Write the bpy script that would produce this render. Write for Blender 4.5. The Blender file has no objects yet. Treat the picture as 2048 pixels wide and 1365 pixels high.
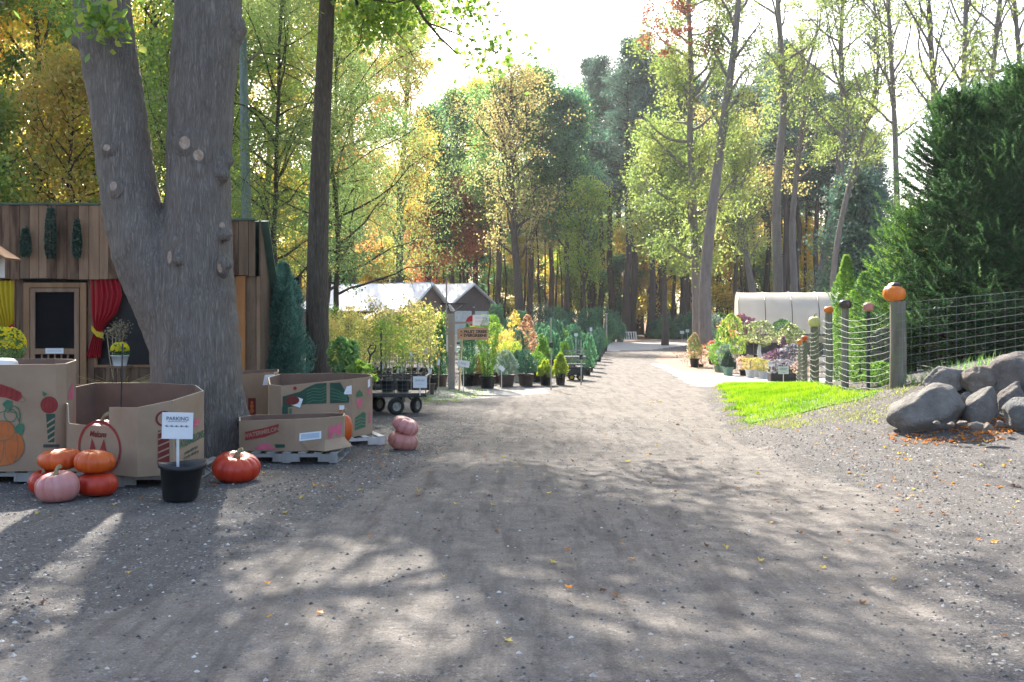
import bpy, math, random
import numpy as np
from mathutils import Vector, Matrix
R = math.radians
S = bpy.context.scene
COL = S.collection
# ---------------------------------------------------------------- camera, sky, sun, exposure
CH = 1.6                      # eye height; horizon sits at row 640 of the 2048x1365 photograph
cd = bpy.data.cameras.new('camera'); cam = bpy.data.objects.new('camera', cd); COL.objects.link(cam)
cam.location = (0, 0, CH); cam.rotation_euler = (R(90), 0, 0)
cd.sensor_width = 36; cd.lens = 36; cd.shift_y = -42.5/2048; cd.clip_start = .05; cd.clip_end = 2000
cd.dof.use_dof = False
S.camera = cam
SUN_AZ, SUN_EL = R(-14), R(37)
w = bpy.data.worlds.new('World'); S.world = w; w.use_nodes = True
nt = w.node_tree; sky = nt.nodes.new('ShaderNodeTexSky'); sky.sky_type = 'NISHITA'; sky.sun_disc = False
sky.sun_elevation = SUN_EL; sky.sun_rotation = SUN_AZ; sky.dust_density = 3.5; sky.air_density = 1.0; sky.ozone_density = 1.0
bg = nt.nodes['Background']; bg.inputs[1].default_value = .15
nt.links.new(sky.outputs[0], bg.inputs[0])
sl = bpy.data.lights.new('sun', 'SUN'); sl.energy = 5.0; sl.angle = R(.5); sl.color = (1, .94, .84)
so = bpy.data.objects.new('sun', sl); COL.objects.link(so)
sd = Vector((math.sin(SUN_AZ)*math.cos(SUN_EL), math.cos(SUN_AZ)*math.cos(SUN_EL), math.sin(SUN_EL)))
so.rotation_euler = sd.to_track_quat('Z', 'Y').to_euler(); so.location = sd*60
S.view_settings.view_transform = 'Standard'; S.view_settings.look = 'None'
S.view_settings.exposure = 1.75; S.view_settings.gamma = 1
cy = S.cycles
cy.max_bounces = 6; cy.diffuse_bounces = 3; cy.glossy_bounces = 2; cy.transmission_bounces = 4; cy.transparent_max_bounces = 6
cy.caustics_reflective = False; cy.caustics_refractive = False
cy.sample_clamp_indirect = 6

# ---------------------------------------------------------------- helpers
def W(px, py, D):            # point seen at photo pixel (px, py), D metres ahead
    return np.array([(px-1024)/2048*D, D, CH-(py-640)/2048*D])
class MB:
    def __init__(s): s.v = []; s.f = []; s.n = 0
    def add(s, v, f, m=0):
        v = np.asarray(v, float).reshape(-1, 3)
        if isinstance(f, np.ndarray): fs = [f]
        else:
            d = {}
            for q in f: d.setdefault(len(q), []).append(q)
            fs = [np.array(a) for a in d.values()]
        for a in fs: s.f.append((a+s.n, m))
        s.v.append(v); s.n += len(v); return s
    def box(s, c, d, rz=0, m=0, M=None):
        x, y, z = [q/2 for q in d]
        v = np.array([[a, b, e] for e in (-z, z) for b in (-y, y) for a in (-x, x)])
        if rz: cs, sn = math.cos(rz), math.sin(rz); v = v@np.array([[cs, sn, 0], [-sn, cs, 0], [0, 0, 1]])
        if M is not None: v = v@np.array(M.to_3x3()).T
        return s.add(v+np.array(c), [(0, 2, 3, 1), (4, 5, 7, 6), (0, 1, 5, 4), (2, 6, 7, 3), (0, 4, 6, 2), (1, 3, 7, 5)], m)
    def tube(s, P, r, n=8, m=0, cap=True, ell=1.0):
        P = np.asarray(P, float); k = len(P); r = np.broadcast_to(np.asarray(r, float), (k,))
        T = np.gradient(P, axis=0); T /= np.linalg.norm(T, axis=1)[:, None]+1e-9
        d = P[-1]-P[0]; ref = np.eye(3)[np.argmin(np.abs(d))]
        U = np.cross(T, ref); U /= np.linalg.norm(U, axis=1)[:, None]+1e-9; V = np.cross(T, U)
        a = np.arange(n)*2*math.pi/n
        v = P[:, None]+r[:, None, None]*(np.cos(a)[None, :, None]*U[:, None]*ell+np.sin(a)[None, :, None]*V[:, None])
        i = np.arange(k-1)[:, None]*n; j = np.arange(n)[None]; j2 = (j+1) % n
        q = np.stack([i+j, i+j2, i+n+j2, i+n+j], -1).reshape(-1, 4)
        s.add(v.reshape(-1, 3), q, m)
        if cap and n > 3:
            b = s.n-k*n
            s.f.append((np.array([list(range(n))[::-1]])+b, m)); s.f.append((np.array([list(range(n))])+b+(k-1)*n, m))
        return s
    def lathe(s, prof, n=24, c=(0, 0, 0), m=0, fn=None):
        prof = np.array(prof, float); k = len(prof); a = np.arange(n)*2*math.pi/n
        rr = prof[:, 0][:, None]*np.ones(n)[None]; zz = prof[:, 1][:, None]*np.ones(n)[None]
        if fn: rr, zz = fn(rr, zz, a[None])
        v = np.stack([rr*np.cos(a), rr*np.sin(a), zz], -1).reshape(-1, 3)+np.array(c)
        i = np.arange(k-1)[:, None]*n; j = np.arange(n)[None]; j2 = (j+1) % n
        return s.add(v, np.stack([i+j, i+j2, i+n+j2, i+n+j], -1).reshape(-1, 4), m)
    def prism(s, poly, z0, z1, m=0):
        n = len(poly); z0 = np.broadcast_to(z0, (n,)); z1 = np.broadcast_to(z1, (n,))
        v = [(x, y, z) for (x, y), z in zip(poly, z0)]+[(x, y, z) for (x, y), z in zip(poly, z1)]
        f = [tuple(range(n))[::-1], tuple(range(n, 2*n))]+[(i, (i+1) % n, n+(i+1) % n, n+i) for i in range(n)]
        return s.add(v, f, m)
    def leaves(s, C, rng, l, wd, up=0.0, droop=0.0, outward=None, m=0, fold=False):
        C = np.asarray(C); n = len(C)
        A = rng.normal(size=(n, 3)); A[:, 2] *= (1-abs(up)*.8); A[:, 2] += up*1.5-droop*1.5
        if outward is not None: A += outward
        A /= np.linalg.norm(A, axis=1)[:, None]+1e-9
        B = np.cross(A, rng.normal(size=(n, 3))); B /= np.linalg.norm(B, axis=1)[:, None]+1e-9
        L = l*rng.uniform(.65, 1.3, (n, 1)); Wd = wd*rng.uniform(.65, 1.3, (n, 1))
        v = np.stack([C-A*L/2, C+B*Wd/2+A*L*.05, C+A*L/2, C-B*Wd/2+A*L*.05], 1)
        return s.add(v.reshape(-1, 3), np.arange(4*n).reshape(-1, 4), m)
    def mesh(s, name, mats, smooth=False):
        me = bpy.data.meshes.new(name); V = np.concatenate(s.v) if s.v else np.zeros((0, 3))
        me.vertices.add(len(V)); me.vertices.foreach_set('co', V.ravel())
        tot = np.concatenate([np.full(len(a), a.shape[1]) for a, _ in s.f]); idx = np.concatenate([a.ravel() for a, _ in s.f])
        mi = np.concatenate([np.full(len(a), m) for a, m in s.f])
        me.loops.add(len(idx)); me.loops.foreach_set('vertex_index', idx.astype(np.int32))
        me.polygons.add(len(tot)); st = np.concatenate([[0], np.cumsum(tot)[:-1]])
        me.polygons.foreach_set('loop_start', st.astype(np.int32))
        me.polygons.foreach_set('material_index', mi.astype(np.int32))
        for q in (mats if isinstance(mats, (list, tuple)) else [mats]): me.materials.append(q)
        me.update(calc_edges=True)
        me.polygons.foreach_set('use_smooth', np.full(len(tot), bool(smooth)))
        return me
    def build(s, name, mats, parent=None, smooth=False, loc=None):
        o = bpy.data.objects.new(name, s.mesh(name, mats, smooth)); COL.objects.link(o)
        if parent is not None: o.parent = parent
        if loc is not None: o.location = loc
        return o
def tag(o, label=None, cat=None, group=None, kind=None):
    if label: o['label'] = label
    if cat: o['category'] = cat
    if group: o['group'] = group
    if kind: o['kind'] = kind
    return o
def thing(name, label, cat, loc=(0, 0, 0), rz=0, group=None, sc=1):
    o = bpy.data.objects.new(name, None); COL.objects.link(o); o.location = tuple(map(float, loc)); o.rotation_euler = (0, 0, rz)
    o.scale = (sc, sc, sc) if np.isscalar(sc) else sc; o.empty_display_size = .2
    return tag(o, label, cat, group)
def kids(o, cache={}): return KIDS.get(o.name, [])
KIDS = {}
def dup(root, loc, rz=0, sc=1, label=None, group=None, mats=None):
    def cp(o, par):
        c = o.copy(); COL.objects.link(c)
        if par is not None: c.parent = par
        if mats and c.type == 'MESH':
            for k, m in mats.items():
                if o.name.split('.')[0] == k: c.material_slots[0].link = 'OBJECT'; c.material_slots[0].material = m
        for ch in o.children: cp(ch, c)
        return c
    r = cp(root, None); r.location = tuple(map(float, loc)); r.rotation_euler = (0, 0, rz)
    r.scale = (sc, sc, sc) if np.isscalar(sc) else sc
    if label: r['label'] = label
    if group: r['group'] = group
    return r
def bev(o, wd=.006, seg=2):
    m = o.modifiers.new('bevel', 'BEVEL'); m.width = wd; m.segments = seg; m.limit_method = 'ANGLE'; return o
# ---- materials
def newmat(name):
    m = bpy.data.materials.new(name); m.use_nodes = True; n = m.node_tree; b = n.nodes['Principled BSDF']
    return m, n, b
def N(nt, t, **kw):
    x = nt.nodes.new(t)
    for k, v in kw.items():
        if k.startswith('i_'): x.inputs[k[2:].replace('_', ' ')].default_value = v
        else: setattr(x, k, v)
    return x
def ramp(nt, fac, cols, pos=None):
    r = nt.nodes.new('ShaderNodeValToRGB'); e = r.color_ramp.elements
    pos = pos or [i/(len(cols)-1) for i in range(len(cols))]
    while len(e) < len(cols): e.new(.5)
    for q, c, p in zip(e, cols, pos): q.position = p; q.color = (*c, 1)
    nt.links.new(fac, r.inputs[0]); return r.outputs[0]
def mixc(nt, f, a, b, mode='MIX'):
    x = nt.nodes.new('ShaderNodeMix'); x.data_type = 'RGBA'; x.blend_type = mode
    for i, q in ((0, f), (6, a), (7, b)):
        if hasattr(q, 'is_output') or isinstance(q, bpy.types.NodeSocket): nt.links.new(q, x.inputs[i])
        elif i == 0: x.inputs[0].default_value = q
        else: x.inputs[i].default_value = (*q, 1)
    return x.outputs[2]
def math_(nt, op, a, b=None, clamp=False):
    x = nt.nodes.new('ShaderNodeMath'); x.operation = op; x.use_clamp = clamp
    for i, q in ((0, a), (1, b)):
        if q is None: continue
        if isinstance(q, bpy.types.NodeSocket): nt.links.new(q, x.inputs[i])
        else: x.inputs[i].default_value = q
    return x.outputs[0]
def coords(nt, scale=(1, 1, 1), kind='Object', rot=(0, 0, 0)):
    tc = nt.nodes.new('ShaderNodeTexCoord'); mp = nt.nodes.new('ShaderNodeMapping'); mp.inputs['Scale'].default_value = scale; mp.inputs['Rotation'].default_value = rot
    nt.links.new(tc.outputs[kind], mp.inputs[0]); return mp.outputs[0]
def noise(nt, vec, scale, detail=4, rough=.6, out=0):
    x = nt.nodes.new('ShaderNodeTexNoise'); x.inputs['Scale'].default_value = scale; x.inputs['Detail'].default_value = detail; x.inputs['Roughness'].default_value = rough
    if vec is not None: nt.links.new(vec, x.inputs['Vector'])
    return x.outputs[out]
def bump(nt, b, h, strength=.5, dist=.02):
    x = nt.nodes.new('ShaderNodeBump'); x.inputs['Strength'].default_value = strength; x.inputs['Distance'].default_value = dist
    nt.links.new(h, x.inputs['Height']); nt.links.new(x.outputs[0], b.inputs['Normal'])
def mat(name, c1, c2=None, scale=6, rough=.7, bstr=.2, bdist=.01, stretch=(1, 1, 1), detail=5, metallic=0, spec=.4, bscale=None, contrast=(.35, .65), cz=None, coat=0):
    m, n, b = newmat(name); c2 = c2 or tuple(q*.7 for q in c1)
    v = coords(n, stretch); f = noise(n, v, scale, detail)
    col = ramp(n, f, [c2, c1], list(contrast)); n.links.new(col, b.inputs['Base Color'])
    b.inputs['Roughness'].default_value = rough; b.inputs['Metallic'].default_value = metallic; b.inputs['Specular IOR Level'].default_value = spec
    if coat: b.inputs['Coat Weight'].default_value = coat; b.inputs['Coat Roughness'].default_value = .25
    if bstr: bump(n, b, noise(n, v, bscale or scale*4, detail), bstr, bdist)
    return m
def leafmat(name, cols, trans=.6, nscale=.5, gloss=.05, pos=None, isl=.6):
    m = bpy.data.materials.new(name); m.use_nodes = True; n = m.node_tree; n.nodes.remove(n.nodes['Principled BSDF']); out = n.nodes['Material Output']
    g = n.nodes.new('ShaderNodeNewGeometry'); f = noise(n, coords(n), nscale, 2)
    f = math_(n, 'MULTIPLY_ADD', f, 1.7); f.node.inputs[2].default_value = -.35-isl/2*0
    r = math_(n, 'SUBTRACT', g.outputs['Random Per Island'], .5); r = math_(n, 'MULTIPLY', r, isl)
    f = math_(n, 'ADD', f, r, True); col = ramp(n, f, cols, pos)
    d = n.nodes.new('ShaderNodeBsdfDiffuse'); t = n.nodes.new('ShaderNodeBsdfTranslucent'); gl = n.nodes.new('ShaderNodeBsdfGlossy'); gl.inputs['Roughness'].default_value = .42
    gl.inputs['Color'].default_value = (.9, .9, .9, 1)
    hs = n.nodes.new('ShaderNodeHueSaturation'); hs.inputs['Value'].default_value = 1.75; hs.inputs['Saturation'].default_value = 1.05; n.links.new(col, hs.inputs['Color']); n.links.new(col, d.inputs[0]); n.links.new(hs.outputs[0], t.inputs[0])
    a = n.nodes.new('ShaderNodeMixShader'); a.inputs[0].default_value = trans; n.links.new(d.outputs[0], a.inputs[1]); n.links.new(t.outputs[0], a.inputs[2])
    c = n.nodes.new('ShaderNodeMixShader'); c.inputs[0].default_value = gloss; n.links.new(a.outputs[0], c.inputs[1]); n.links.new(gl.outputs[0], c.inputs[2])
    n.links.new(c.outputs[0], out.inputs[0]); return m
def barkmat(name, c1, c2, vs=14, bs=.8, lichen=None, fis=False, bd=.03):
    m, n, b = newmat(name); v = coords(n, (1, 1, .13)); f = noise(n, v, vs, 8, .65)
    f2 = noise(n, coords(n), 2.2, 4)
    wv = n.nodes.new('ShaderNodeTexVoronoi'); wv.feature = 'DISTANCE_TO_EDGE'; wv.inputs['Scale'].default_value = vs*1.5; dv = n.nodes.new('ShaderNodeVectorMath'); dv.operation = 'ADD'; ns = n.nodes.new('ShaderNodeTexNoise'); ns.inputs['Scale'].default_value = vs*.5; n.links.new(v, ns.inputs['Vector']); sc_ = n.nodes.new('ShaderNodeVectorMath'); sc_.operation = 'SCALE'; sc_.inputs['Scale'].default_value = .12; n.links.new(ns.outputs['Color'], sc_.inputs[0]); n.links.new(v, dv.inputs[0]); n.links.new(sc_.outputs[0], dv.inputs[1]); n.links.new(dv.outputs[0], wv.inputs['Vector'])
    edge = ramp(n, wv.outputs['Distance'], [(.45, .45, .45), (1, 1, 1)], [0, .3])
    col = ramp(n, f, [c2, c1], [.38, .62]); col = mixc(n, f2, col, tuple(q*1.25 for q in c1)) if lichen is None else mixc(n, ramp(n, f2, [(0, 0, 0), (1, 1, 1)], [.52, .68]), col, lichen)
    if fis: col = mixc(n, .55, col, mixc(n, 1.0, col, edge, 'MULTIPLY'))
    n.links.new(col, b.inputs['Base Color']); b.inputs['Roughness'].default_value = .9; b.inputs['Specular IOR Level'].default_value = .15
    bump(n, b, math_(n, 'ADD', f, math_(n, 'MULTIPLY', edge, .8)) if fis else f, bs, bd); return m

M = {}
M['bark_maple'] = barkmat('bark_maple', (.225, .195, .172), (.115, .096, .083), 24, .85, fis=True, bd=.035)
M['bark_dark'] = barkmat('bark_dark', (.135, .108, .09), (.055, .044, .037), 20, 1, fis=True)
M['bark_grey'] = barkmat('bark_grey', (.21, .18, .165), (.10, .085, .08), 10, .8)
M['bark_pine'] = barkmat('bark_pine', (.075, .055, .047), (.035, .026, .022), 8, .8)
M['lf_yellow'] = leafmat('lf_yellow', [(.18, .26, .04), (.42, .44, .07), (.68, .50, .10), (.68, .36, .13)], .6)
M['lf_gold'] = leafmat('lf_gold', [(.22, .25, .05), (.46, .36, .08), (.60, .36, .11)], .5)
M['lf_yg'] = leafmat('lf_yg', [(.07, .16, .035), (.19, .30, .05), (.42, .43, .08)], .5)
M['lf_willow'] = leafmat('lf_willow', [(.10, .165, .06), (.21, .28, .095), (.34, .36, .13)], .5, isl=.35)
M['lf_green'] = leafmat('lf_green', [(.05, .13, .05), (.11, .23, .07), (.24, .34, .08)], .5)
M['lf_blue'] = leafmat('lf_blue', [(.03, .10, .06), (.07, .19, .10), (.17, .30, .10)], .45)
M['lf_pine'] = leafmat('lf_pine', [(.035, .08, .06), (.07, .14, .10), (.13, .20, .13)], .35)
M['lf_olive'] = leafmat('lf_olive', [(.16, .18, .06), (.30, .27, .10), (.48, .37, .15)], .5)
M['lf_rust'] = leafmat('lf_rust', [(.22, .10, .05), (.46, .17, .09), (.60, .28, .14)], .45)
M['lf_orange'] = leafmat('lf_orange', [(.38, .24, .06), (.62, .34, .12), (.66, .28, .14)], .45)
M['lf_locust'] = leafmat('lf_locust', [(.09, .155, .05), (.22, .29, .075), (.40, .40, .12)], .42, isl=.35)
M['lf_spruce'] = leafmat('lf_spruce', [(.018, .05, .022), (.038, .095, .034), (.08, .155, .045)], .22, 1.2, .03, None, .5)
M['lf_cedar'] = leafmat('lf_cedar', [(.06, .14, .03), (.15, .28, .05), (.28, .40, .08)], .35, 1.5, .03)
M['lf_juniper'] = leafmat('lf_juniper', [(.05, .14, .08), (.11, .25, .13), (.20, .36, .16)], .4, 1.5, .03)
# ---------------------------------------------------------------- ground
CP = [(-30,-5,0),(-30,30,0),(-10,0,0),(-5,5,0),(-5,15,0),(-5,30,0),(0,0,0),(0,5,0),(0,10,0),(0,20,0),(0,30,0),(2.5,8,0),(3,14,0),(3.2,18,.0),(3.6,15.3,.02),
      (4,24,0),(4.6,26.5,0),(7,26.5,0),(10,27,0),(14,28,.1),(0,60,0),(15,60,0),(-30,60,0),(3,3,0),(6,4,.05),(3,10,.02),(5,9,.08),(4.2,11.5,.16),(4.8,12.6,.28),(5.9,12.2,.36),
      (5.65,15,.6),(5.56,16,.49),(5.53,17,.46),(5.72,18.5,.4),(6.35,21.5,.26),(6.8,24,.06),(7.04,25,.02),(4.6,15.5,.28),(4.6,18,.25),(4.7,21,.2),(5.2,23.5,.1),
      (6.75,13.6,1.04),(6.1,14.4,.82),(8.2,14,1.25),(9,17,1.1),(9,21,.6),(8.4,11.5,1.0),(9,9,.5),(8,7,.2),(12,12,1.2),(12,5,.2),(16,15,1.2),(16,24,.5),(16,0,.1)]
CPa = np.array(CP, float)
def _u(r2): return r2*np.log(r2+1e-9)*.5
_d = ((CPa[:, None, :2]-CPa[None, :, :2])**2).sum(-1); _n = len(CPa)
_A = np.zeros((_n+3, _n+3)); _A[:_n, :_n] = _u(_d)+np.eye(_n)*.02; _A[:_n, _n] = 1; _A[:_n, _n+1:] = CPa[:, :2]; _A[_n:, :_n] = _A[:_n, _n:].T
_w = np.linalg.solve(_A, np.concatenate([CPa[:, 2], [0, 0, 0]]))
def gh(x, y):
    x = np.asarray(x, float); y = np.asarray(y, float); sh = x.shape; X = np.clip(x.ravel(), -30, 16); Y = np.clip(y.ravel(), -5, 60)
    o = np.empty(len(X))
    for i in range(0, len(X), 20000):
        d = (X[i:i+20000, None]-CPa[None, :, 0])**2+(Y[i:i+20000, None]-CPa[None, :, 1])**2
        o[i:i+20000] = _u(d)@_w[:_n]+_w[_n]+_w[_n+1]*X[i:i+20000]+_w[_n+2]*Y[i:i+20000]
    m = np.clip((X-2.2)/1.5, 0, 1); o = np.clip(o, 0, 1.6)*m*m*(3-2*m)
    o += (.014*np.sin(X*1.3+1.7*np.sin(Y*.7))*np.sin(Y*1.9+X*.4)+.008*np.sin(X*4.1+Y*1.2+2*np.sin(Y*1.1)))*np.clip((40-Y)/30, 0, 1)
    return (o+rut(X, Y)).reshape(sh)
def rutx(Y): return .35+.055*Y*np.clip(Y/25, 0, 1)-.0009*(Y-6)**2*np.clip((14-Y)/8, 0, 1)*0
def rut(X, Y):
    z = 0
    for off, ph, w_ in ((-1.5, 0., .17), (.15, .5, .2), (-.85, 1.3, .15), (.95, 2.1, .16), (2.1, 3., .2)):
        c = rutx(Y)+off+.28*np.sin(Y*.33+ph)+.05*np.sin(Y*1.7+ph*3); d = (X-c)/w_; z = z-.022*np.exp(-d*d)+.012*np.exp(-(d-1.7)**2)+.010*np.exp(-(d+1.7)**2)
    sw = (X+4.5-(Y-6)*1.05+.3*np.sin(Y*.9)); z = z-.02*np.exp(-(sw/.2)**2)*(X < .5)+.012*np.exp(-((sw-.36)/.2)**2)*(X < .5)
    return z*np.clip((38-Y)/20, 0, 1)*np.clip((Y-1)/2, 0, 1)*(.6+.4*np.sin(Y*.8+X))
def g1(x, y): return float(gh(np.array([x]), np.array([y]))[0])
def GP(px, D): x = (px-1024)/2048*D; return (x, D, g1(x, D))
def axis(lo, hi, a, b, st, gr):
    m = list(np.arange(a, b, st)); s = st; q = a
    while q > lo: s *= gr; q -= s; m.insert(0, q)
    s = st; q = m[-1]
    while q < hi: s *= gr; q += s; m.append(q)
    return np.array(m)
gx = axis(-900, 900, -9, 11, .1, 1.09); gy = axis(-300, 1200, 3, 32, .1, 1.05)
GX, GY = np.meshgrid(gx, gy); GZ = gh(GX, GY)
def inpoly(px, py, poly):
    c = np.zeros(px.shape, bool); n = len(poly)
    for i in range(n):
        x1, y1 = poly[i]; x2, y2 = poly[(i+1) % n]
        t = ((y1 > py) != (y2 > py)) & (px < (x2-x1)*(py-y1)/((y2-y1)+1e-12)+x1); c ^= t
    return c
def pp(*q): return [((a-1024)/2048*3277/(b-640), 3277/(b-640)) for a, b in q]
def zone(poly, soft=2):
    m = inpoly(GX, GY, poly).astype(float)
    for _ in range(soft): m[1:-1, 1:-1] = (m[1:-1, 1:-1]*2+m[:-2, 1:-1]+m[2:, 1:-1]+m[1:-1, :-2]+m[1:-1, 2:])/6
    return m
zt = zone(pp((1215, 700), (1330, 700), (1395, 775), (1440, 850), (1560, 930), (1780, 1000), (1900, 1364), (-100, 1364), (520, 1100), (900, 900), (1010, 800), (1185, 740)), 6)
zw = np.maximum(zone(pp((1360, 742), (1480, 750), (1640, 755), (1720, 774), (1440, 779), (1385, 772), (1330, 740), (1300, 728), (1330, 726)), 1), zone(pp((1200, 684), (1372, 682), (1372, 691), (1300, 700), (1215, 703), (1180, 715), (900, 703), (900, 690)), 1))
zw = np.maximum(zw, .55*zone(pp((860, 770), (1100, 776), (1100, 786), (960, 800), (850, 800)), 2))  # paler patch puts sunlit gravel into the colour mask
zm = np.maximum(zone(pp((1335, 702), (1420, 706), (1640, 712), (1640, 756), (1480, 750), (1360, 741), (1310, 722)), 2), zone([(-80, 72), (90, 72), (90, 86), (-80, 86)], 0))
zf = (GY > 84).astype(float)
gm = MB(); ny, nx = GX.shape; ii = (np.arange(ny-1)[:, None]*nx+np.arange(nx-1)[None]).ravel()
gm.add(np.stack([GX, GY, GZ], -1).reshape(-1, 3), np.stack([ii, ii+1, ii+nx+1, ii+nx], -1))
m, n, b = newmat('gravel_ground')
def attr(nm): a = n.nodes.new('ShaderNodeAttribute'); a.attribute_name = nm; return a.outputs['Fac']
v = coords(n)
def voro(v, s, feat='F1', out='Distance', rnd=1):
    x = n.nodes.new('ShaderNodeTexVoronoi'); x.inputs['Scale'].default_value = s; x.feature = feat; x.inputs['Randomness'].default_value = rnd; n.links.new(v, x.inputs['Vector']); return x.outputs[out]
big = noise(n, v, .7, 5); med = noise(n, v, 4.5, 8, .68); fine = noise(n, v, 75, 3, .75); mid2 = noise(n, v, 19, 5, .7)
def BW(s_, lo, hi): return ramp(n, s_, [(0, 0, 0), (1, 1, 1)], [lo, hi])
def pebbles(sc, dens, size):
    vd = n.nodes.new('ShaderNodeTexVoronoi'); vd.inputs['Scale'].default_value = sc; n.links.new(v, vd.inputs['Vector']); sp_ = n.nodes.new('ShaderNodeSeparateColor'); n.links.new(vd.outputs['Color'], sp_.inputs[0])
    keep_ = BW(sp_.outputs[0], 1-dens, 1-dens+.01); lim = math_(n, 'MULTIPLY', sp_.outputs[1], size); inn = math_(n, 'LESS_THAN', vd.outputs['Distance'], lim); return math_(n, 'MULTIPLY', keep_, inn), sp_
pa, sa = pebbles(34, .5, .6); pb_, sb = pebbles(90, .5, .55); pc, sc3 = pebbles(15, .12, .38)
sep = sb
grain = ramp(n, fine, [(.04, .038, .038), (.13, .122, .118), (.28, .262, .25)], [.32, .5, .68])
dark = ramp(n, med, [(.06, .055, .053), (.155, .14, .13)], [.3, .7])
gravel = mixc(n, .45, grain, dark)
dirt = ramp(n, med, [(.13, .113, .098), (.22, .193, .166), (.31, .275, .24)], [.28, .5, .74])
dirt = mixc(n, .38, dirt, grain)
pebc = ramp(n, sa.outputs[2], [(.07, .066, .066), (.17, .16, .155), (.40, .385, .36)], [0, .6, 1])
pebc2 = ramp(n, sb.outputs[2], [(.05, .048, .048), (.16, .15, .145), (.38, .36, .34)], [0, .55, 1])
def zmask(nm, amt=.9):
    a = attr(nm); h = math_(n, 'MULTIPLY_ADD', math_(n, 'SUBTRACT', big, .5), amt*2.2); n.links.new(a, h.node.inputs[2])
    h2 = math_(n, 'MULTIPLY_ADD', math_(n, 'SUBTRACT', med, .5), amt*1.6); n.links.new(h, h2.node.inputs[2])
    return ramp(n, h2, [(0, 0, 0), (1, 1, 1)], [.35, .62])
col = mixc(n, zmask('z_track', 1.0), gravel, dirt)
col = mixc(n, math_(n, 'MULTIPLY', pb_, .75), col, pebc2); col = mixc(n, math_(n, 'MULTIPLY', pa, math_(n, 'SUBTRACT', 1.0, math_(n, 'MULTIPLY', attr('z_track'), .65))), col, pebc); col = mixc(n, math_(n, 'MULTIPLY', pc, .5), col, pebc)
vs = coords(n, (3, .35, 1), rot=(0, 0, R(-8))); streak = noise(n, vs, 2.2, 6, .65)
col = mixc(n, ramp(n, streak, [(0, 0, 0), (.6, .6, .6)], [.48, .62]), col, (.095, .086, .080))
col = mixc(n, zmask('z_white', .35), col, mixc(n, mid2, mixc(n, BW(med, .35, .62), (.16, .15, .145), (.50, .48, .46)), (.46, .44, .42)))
mul = ramp(n, sep.outputs[0], [(.07, .05, .04), (.20, .13, .09), (.36, .22, .15), (.5, .42, .36)], [0, .4, .8, .95])
mul = mixc(n, BW(mid2, .38, .62), mul, (.34, .27, .22)); col = mixc(n, zmask('z_mulch', .5), col, mul)
forest = ramp(n, med, [(.05, .035, .02), (.22, .12, .05)], [.35, .65])
col = mixc(n, attr('z_forest'), col, forest)
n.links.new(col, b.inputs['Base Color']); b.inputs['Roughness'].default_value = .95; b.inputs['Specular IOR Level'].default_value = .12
h = math_(n, 'ADD', math_(n, 'MULTIPLY', pa, .35), math_(n, 'ADD', math_(n, 'MULTIPLY', med, 1.5), math_(n, 'ADD', math_(n, 'MULTIPLY', mid2, .8), math_(n, 'MULTIPLY', fine, .35))))
h = math_(n, 'ADD', h, math_(n, 'MULTIPLY', streak, .6))
bump(n, b, h, .8, .035)
M['ground'] = m
go = gm.build('ground', m, smooth=True); tag(go, 'grey gravel yard with a pale packed dirt track running to the woods', None, kind='structure')
for nm, z in (('z_track', zt), ('z_white', zw), ('z_mulch', zm), ('z_forest', zf)):
    a = go.data.attributes.new(nm, 'FLOAT', 'POINT'); a.data.foreach_set('value', z.astype(np.float32).ravel())
# lawn sheet + blades
LP = pp((1440, 783), (1452, 769), (1560, 768))+[(7.0, 25.2), (6.7, 23.8), (6.3, 21.5), (5.65, 18.6), (5.45, 17), (5.4, 16.0), (5.45, 15.0), (5.0, 14.7), (4.45, 15.1)]+pp((1495, 856), (1470, 830), (1450, 800))
lawnm, n, b = newmat('lawn'); v = coords(n); f = noise(n, v, 3, 5)
n.links.new(ramp(n, f, [(.05, .075, .02), (.10, .16, .02)]), b.inputs['Base Color']); b.inputs['Roughness'].default_value = .9; bump(n, b, noise(n, v, 40, 3), .6, .02)
M['lawn'] = lawnm
lx = np.arange(3.2, 7.6, .1); ly = np.arange(13, 26, .1); LX, LY = np.meshgrid(lx, ly); keep = inpoly(LX+.05+.10*np.sin(LY*7+LX*3), LY+.05+.14*np.sin(LX*6-LY*2), [((x-5.0)*.93+5.0, (y-19.5)*.95+19.5) for x, y in LP])
idx = {}; lv = []; lf = []
def lid(i, j):
    if (i, j) not in idx: idx[(i, j)] = len(lv); x, y = lx[i], ly[j]; lv.append((x, y, g1(x, y)+.012))
    return idx[(i, j)]
for j in range(len(ly)-1):
    for i in range(len(lx)-1):
        if keep[j, i]: lf.append((lid(i, j), lid(i+1, j), lid(i+1, j+1), lid(i, j+1)))
tag(MB().add(lv, lf).build('lawn', lawnm, smooth=True), 'mown lawn bank rising towards the wire fence', None, kind='structure')
rng = np.random.default_rng(5)
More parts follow.
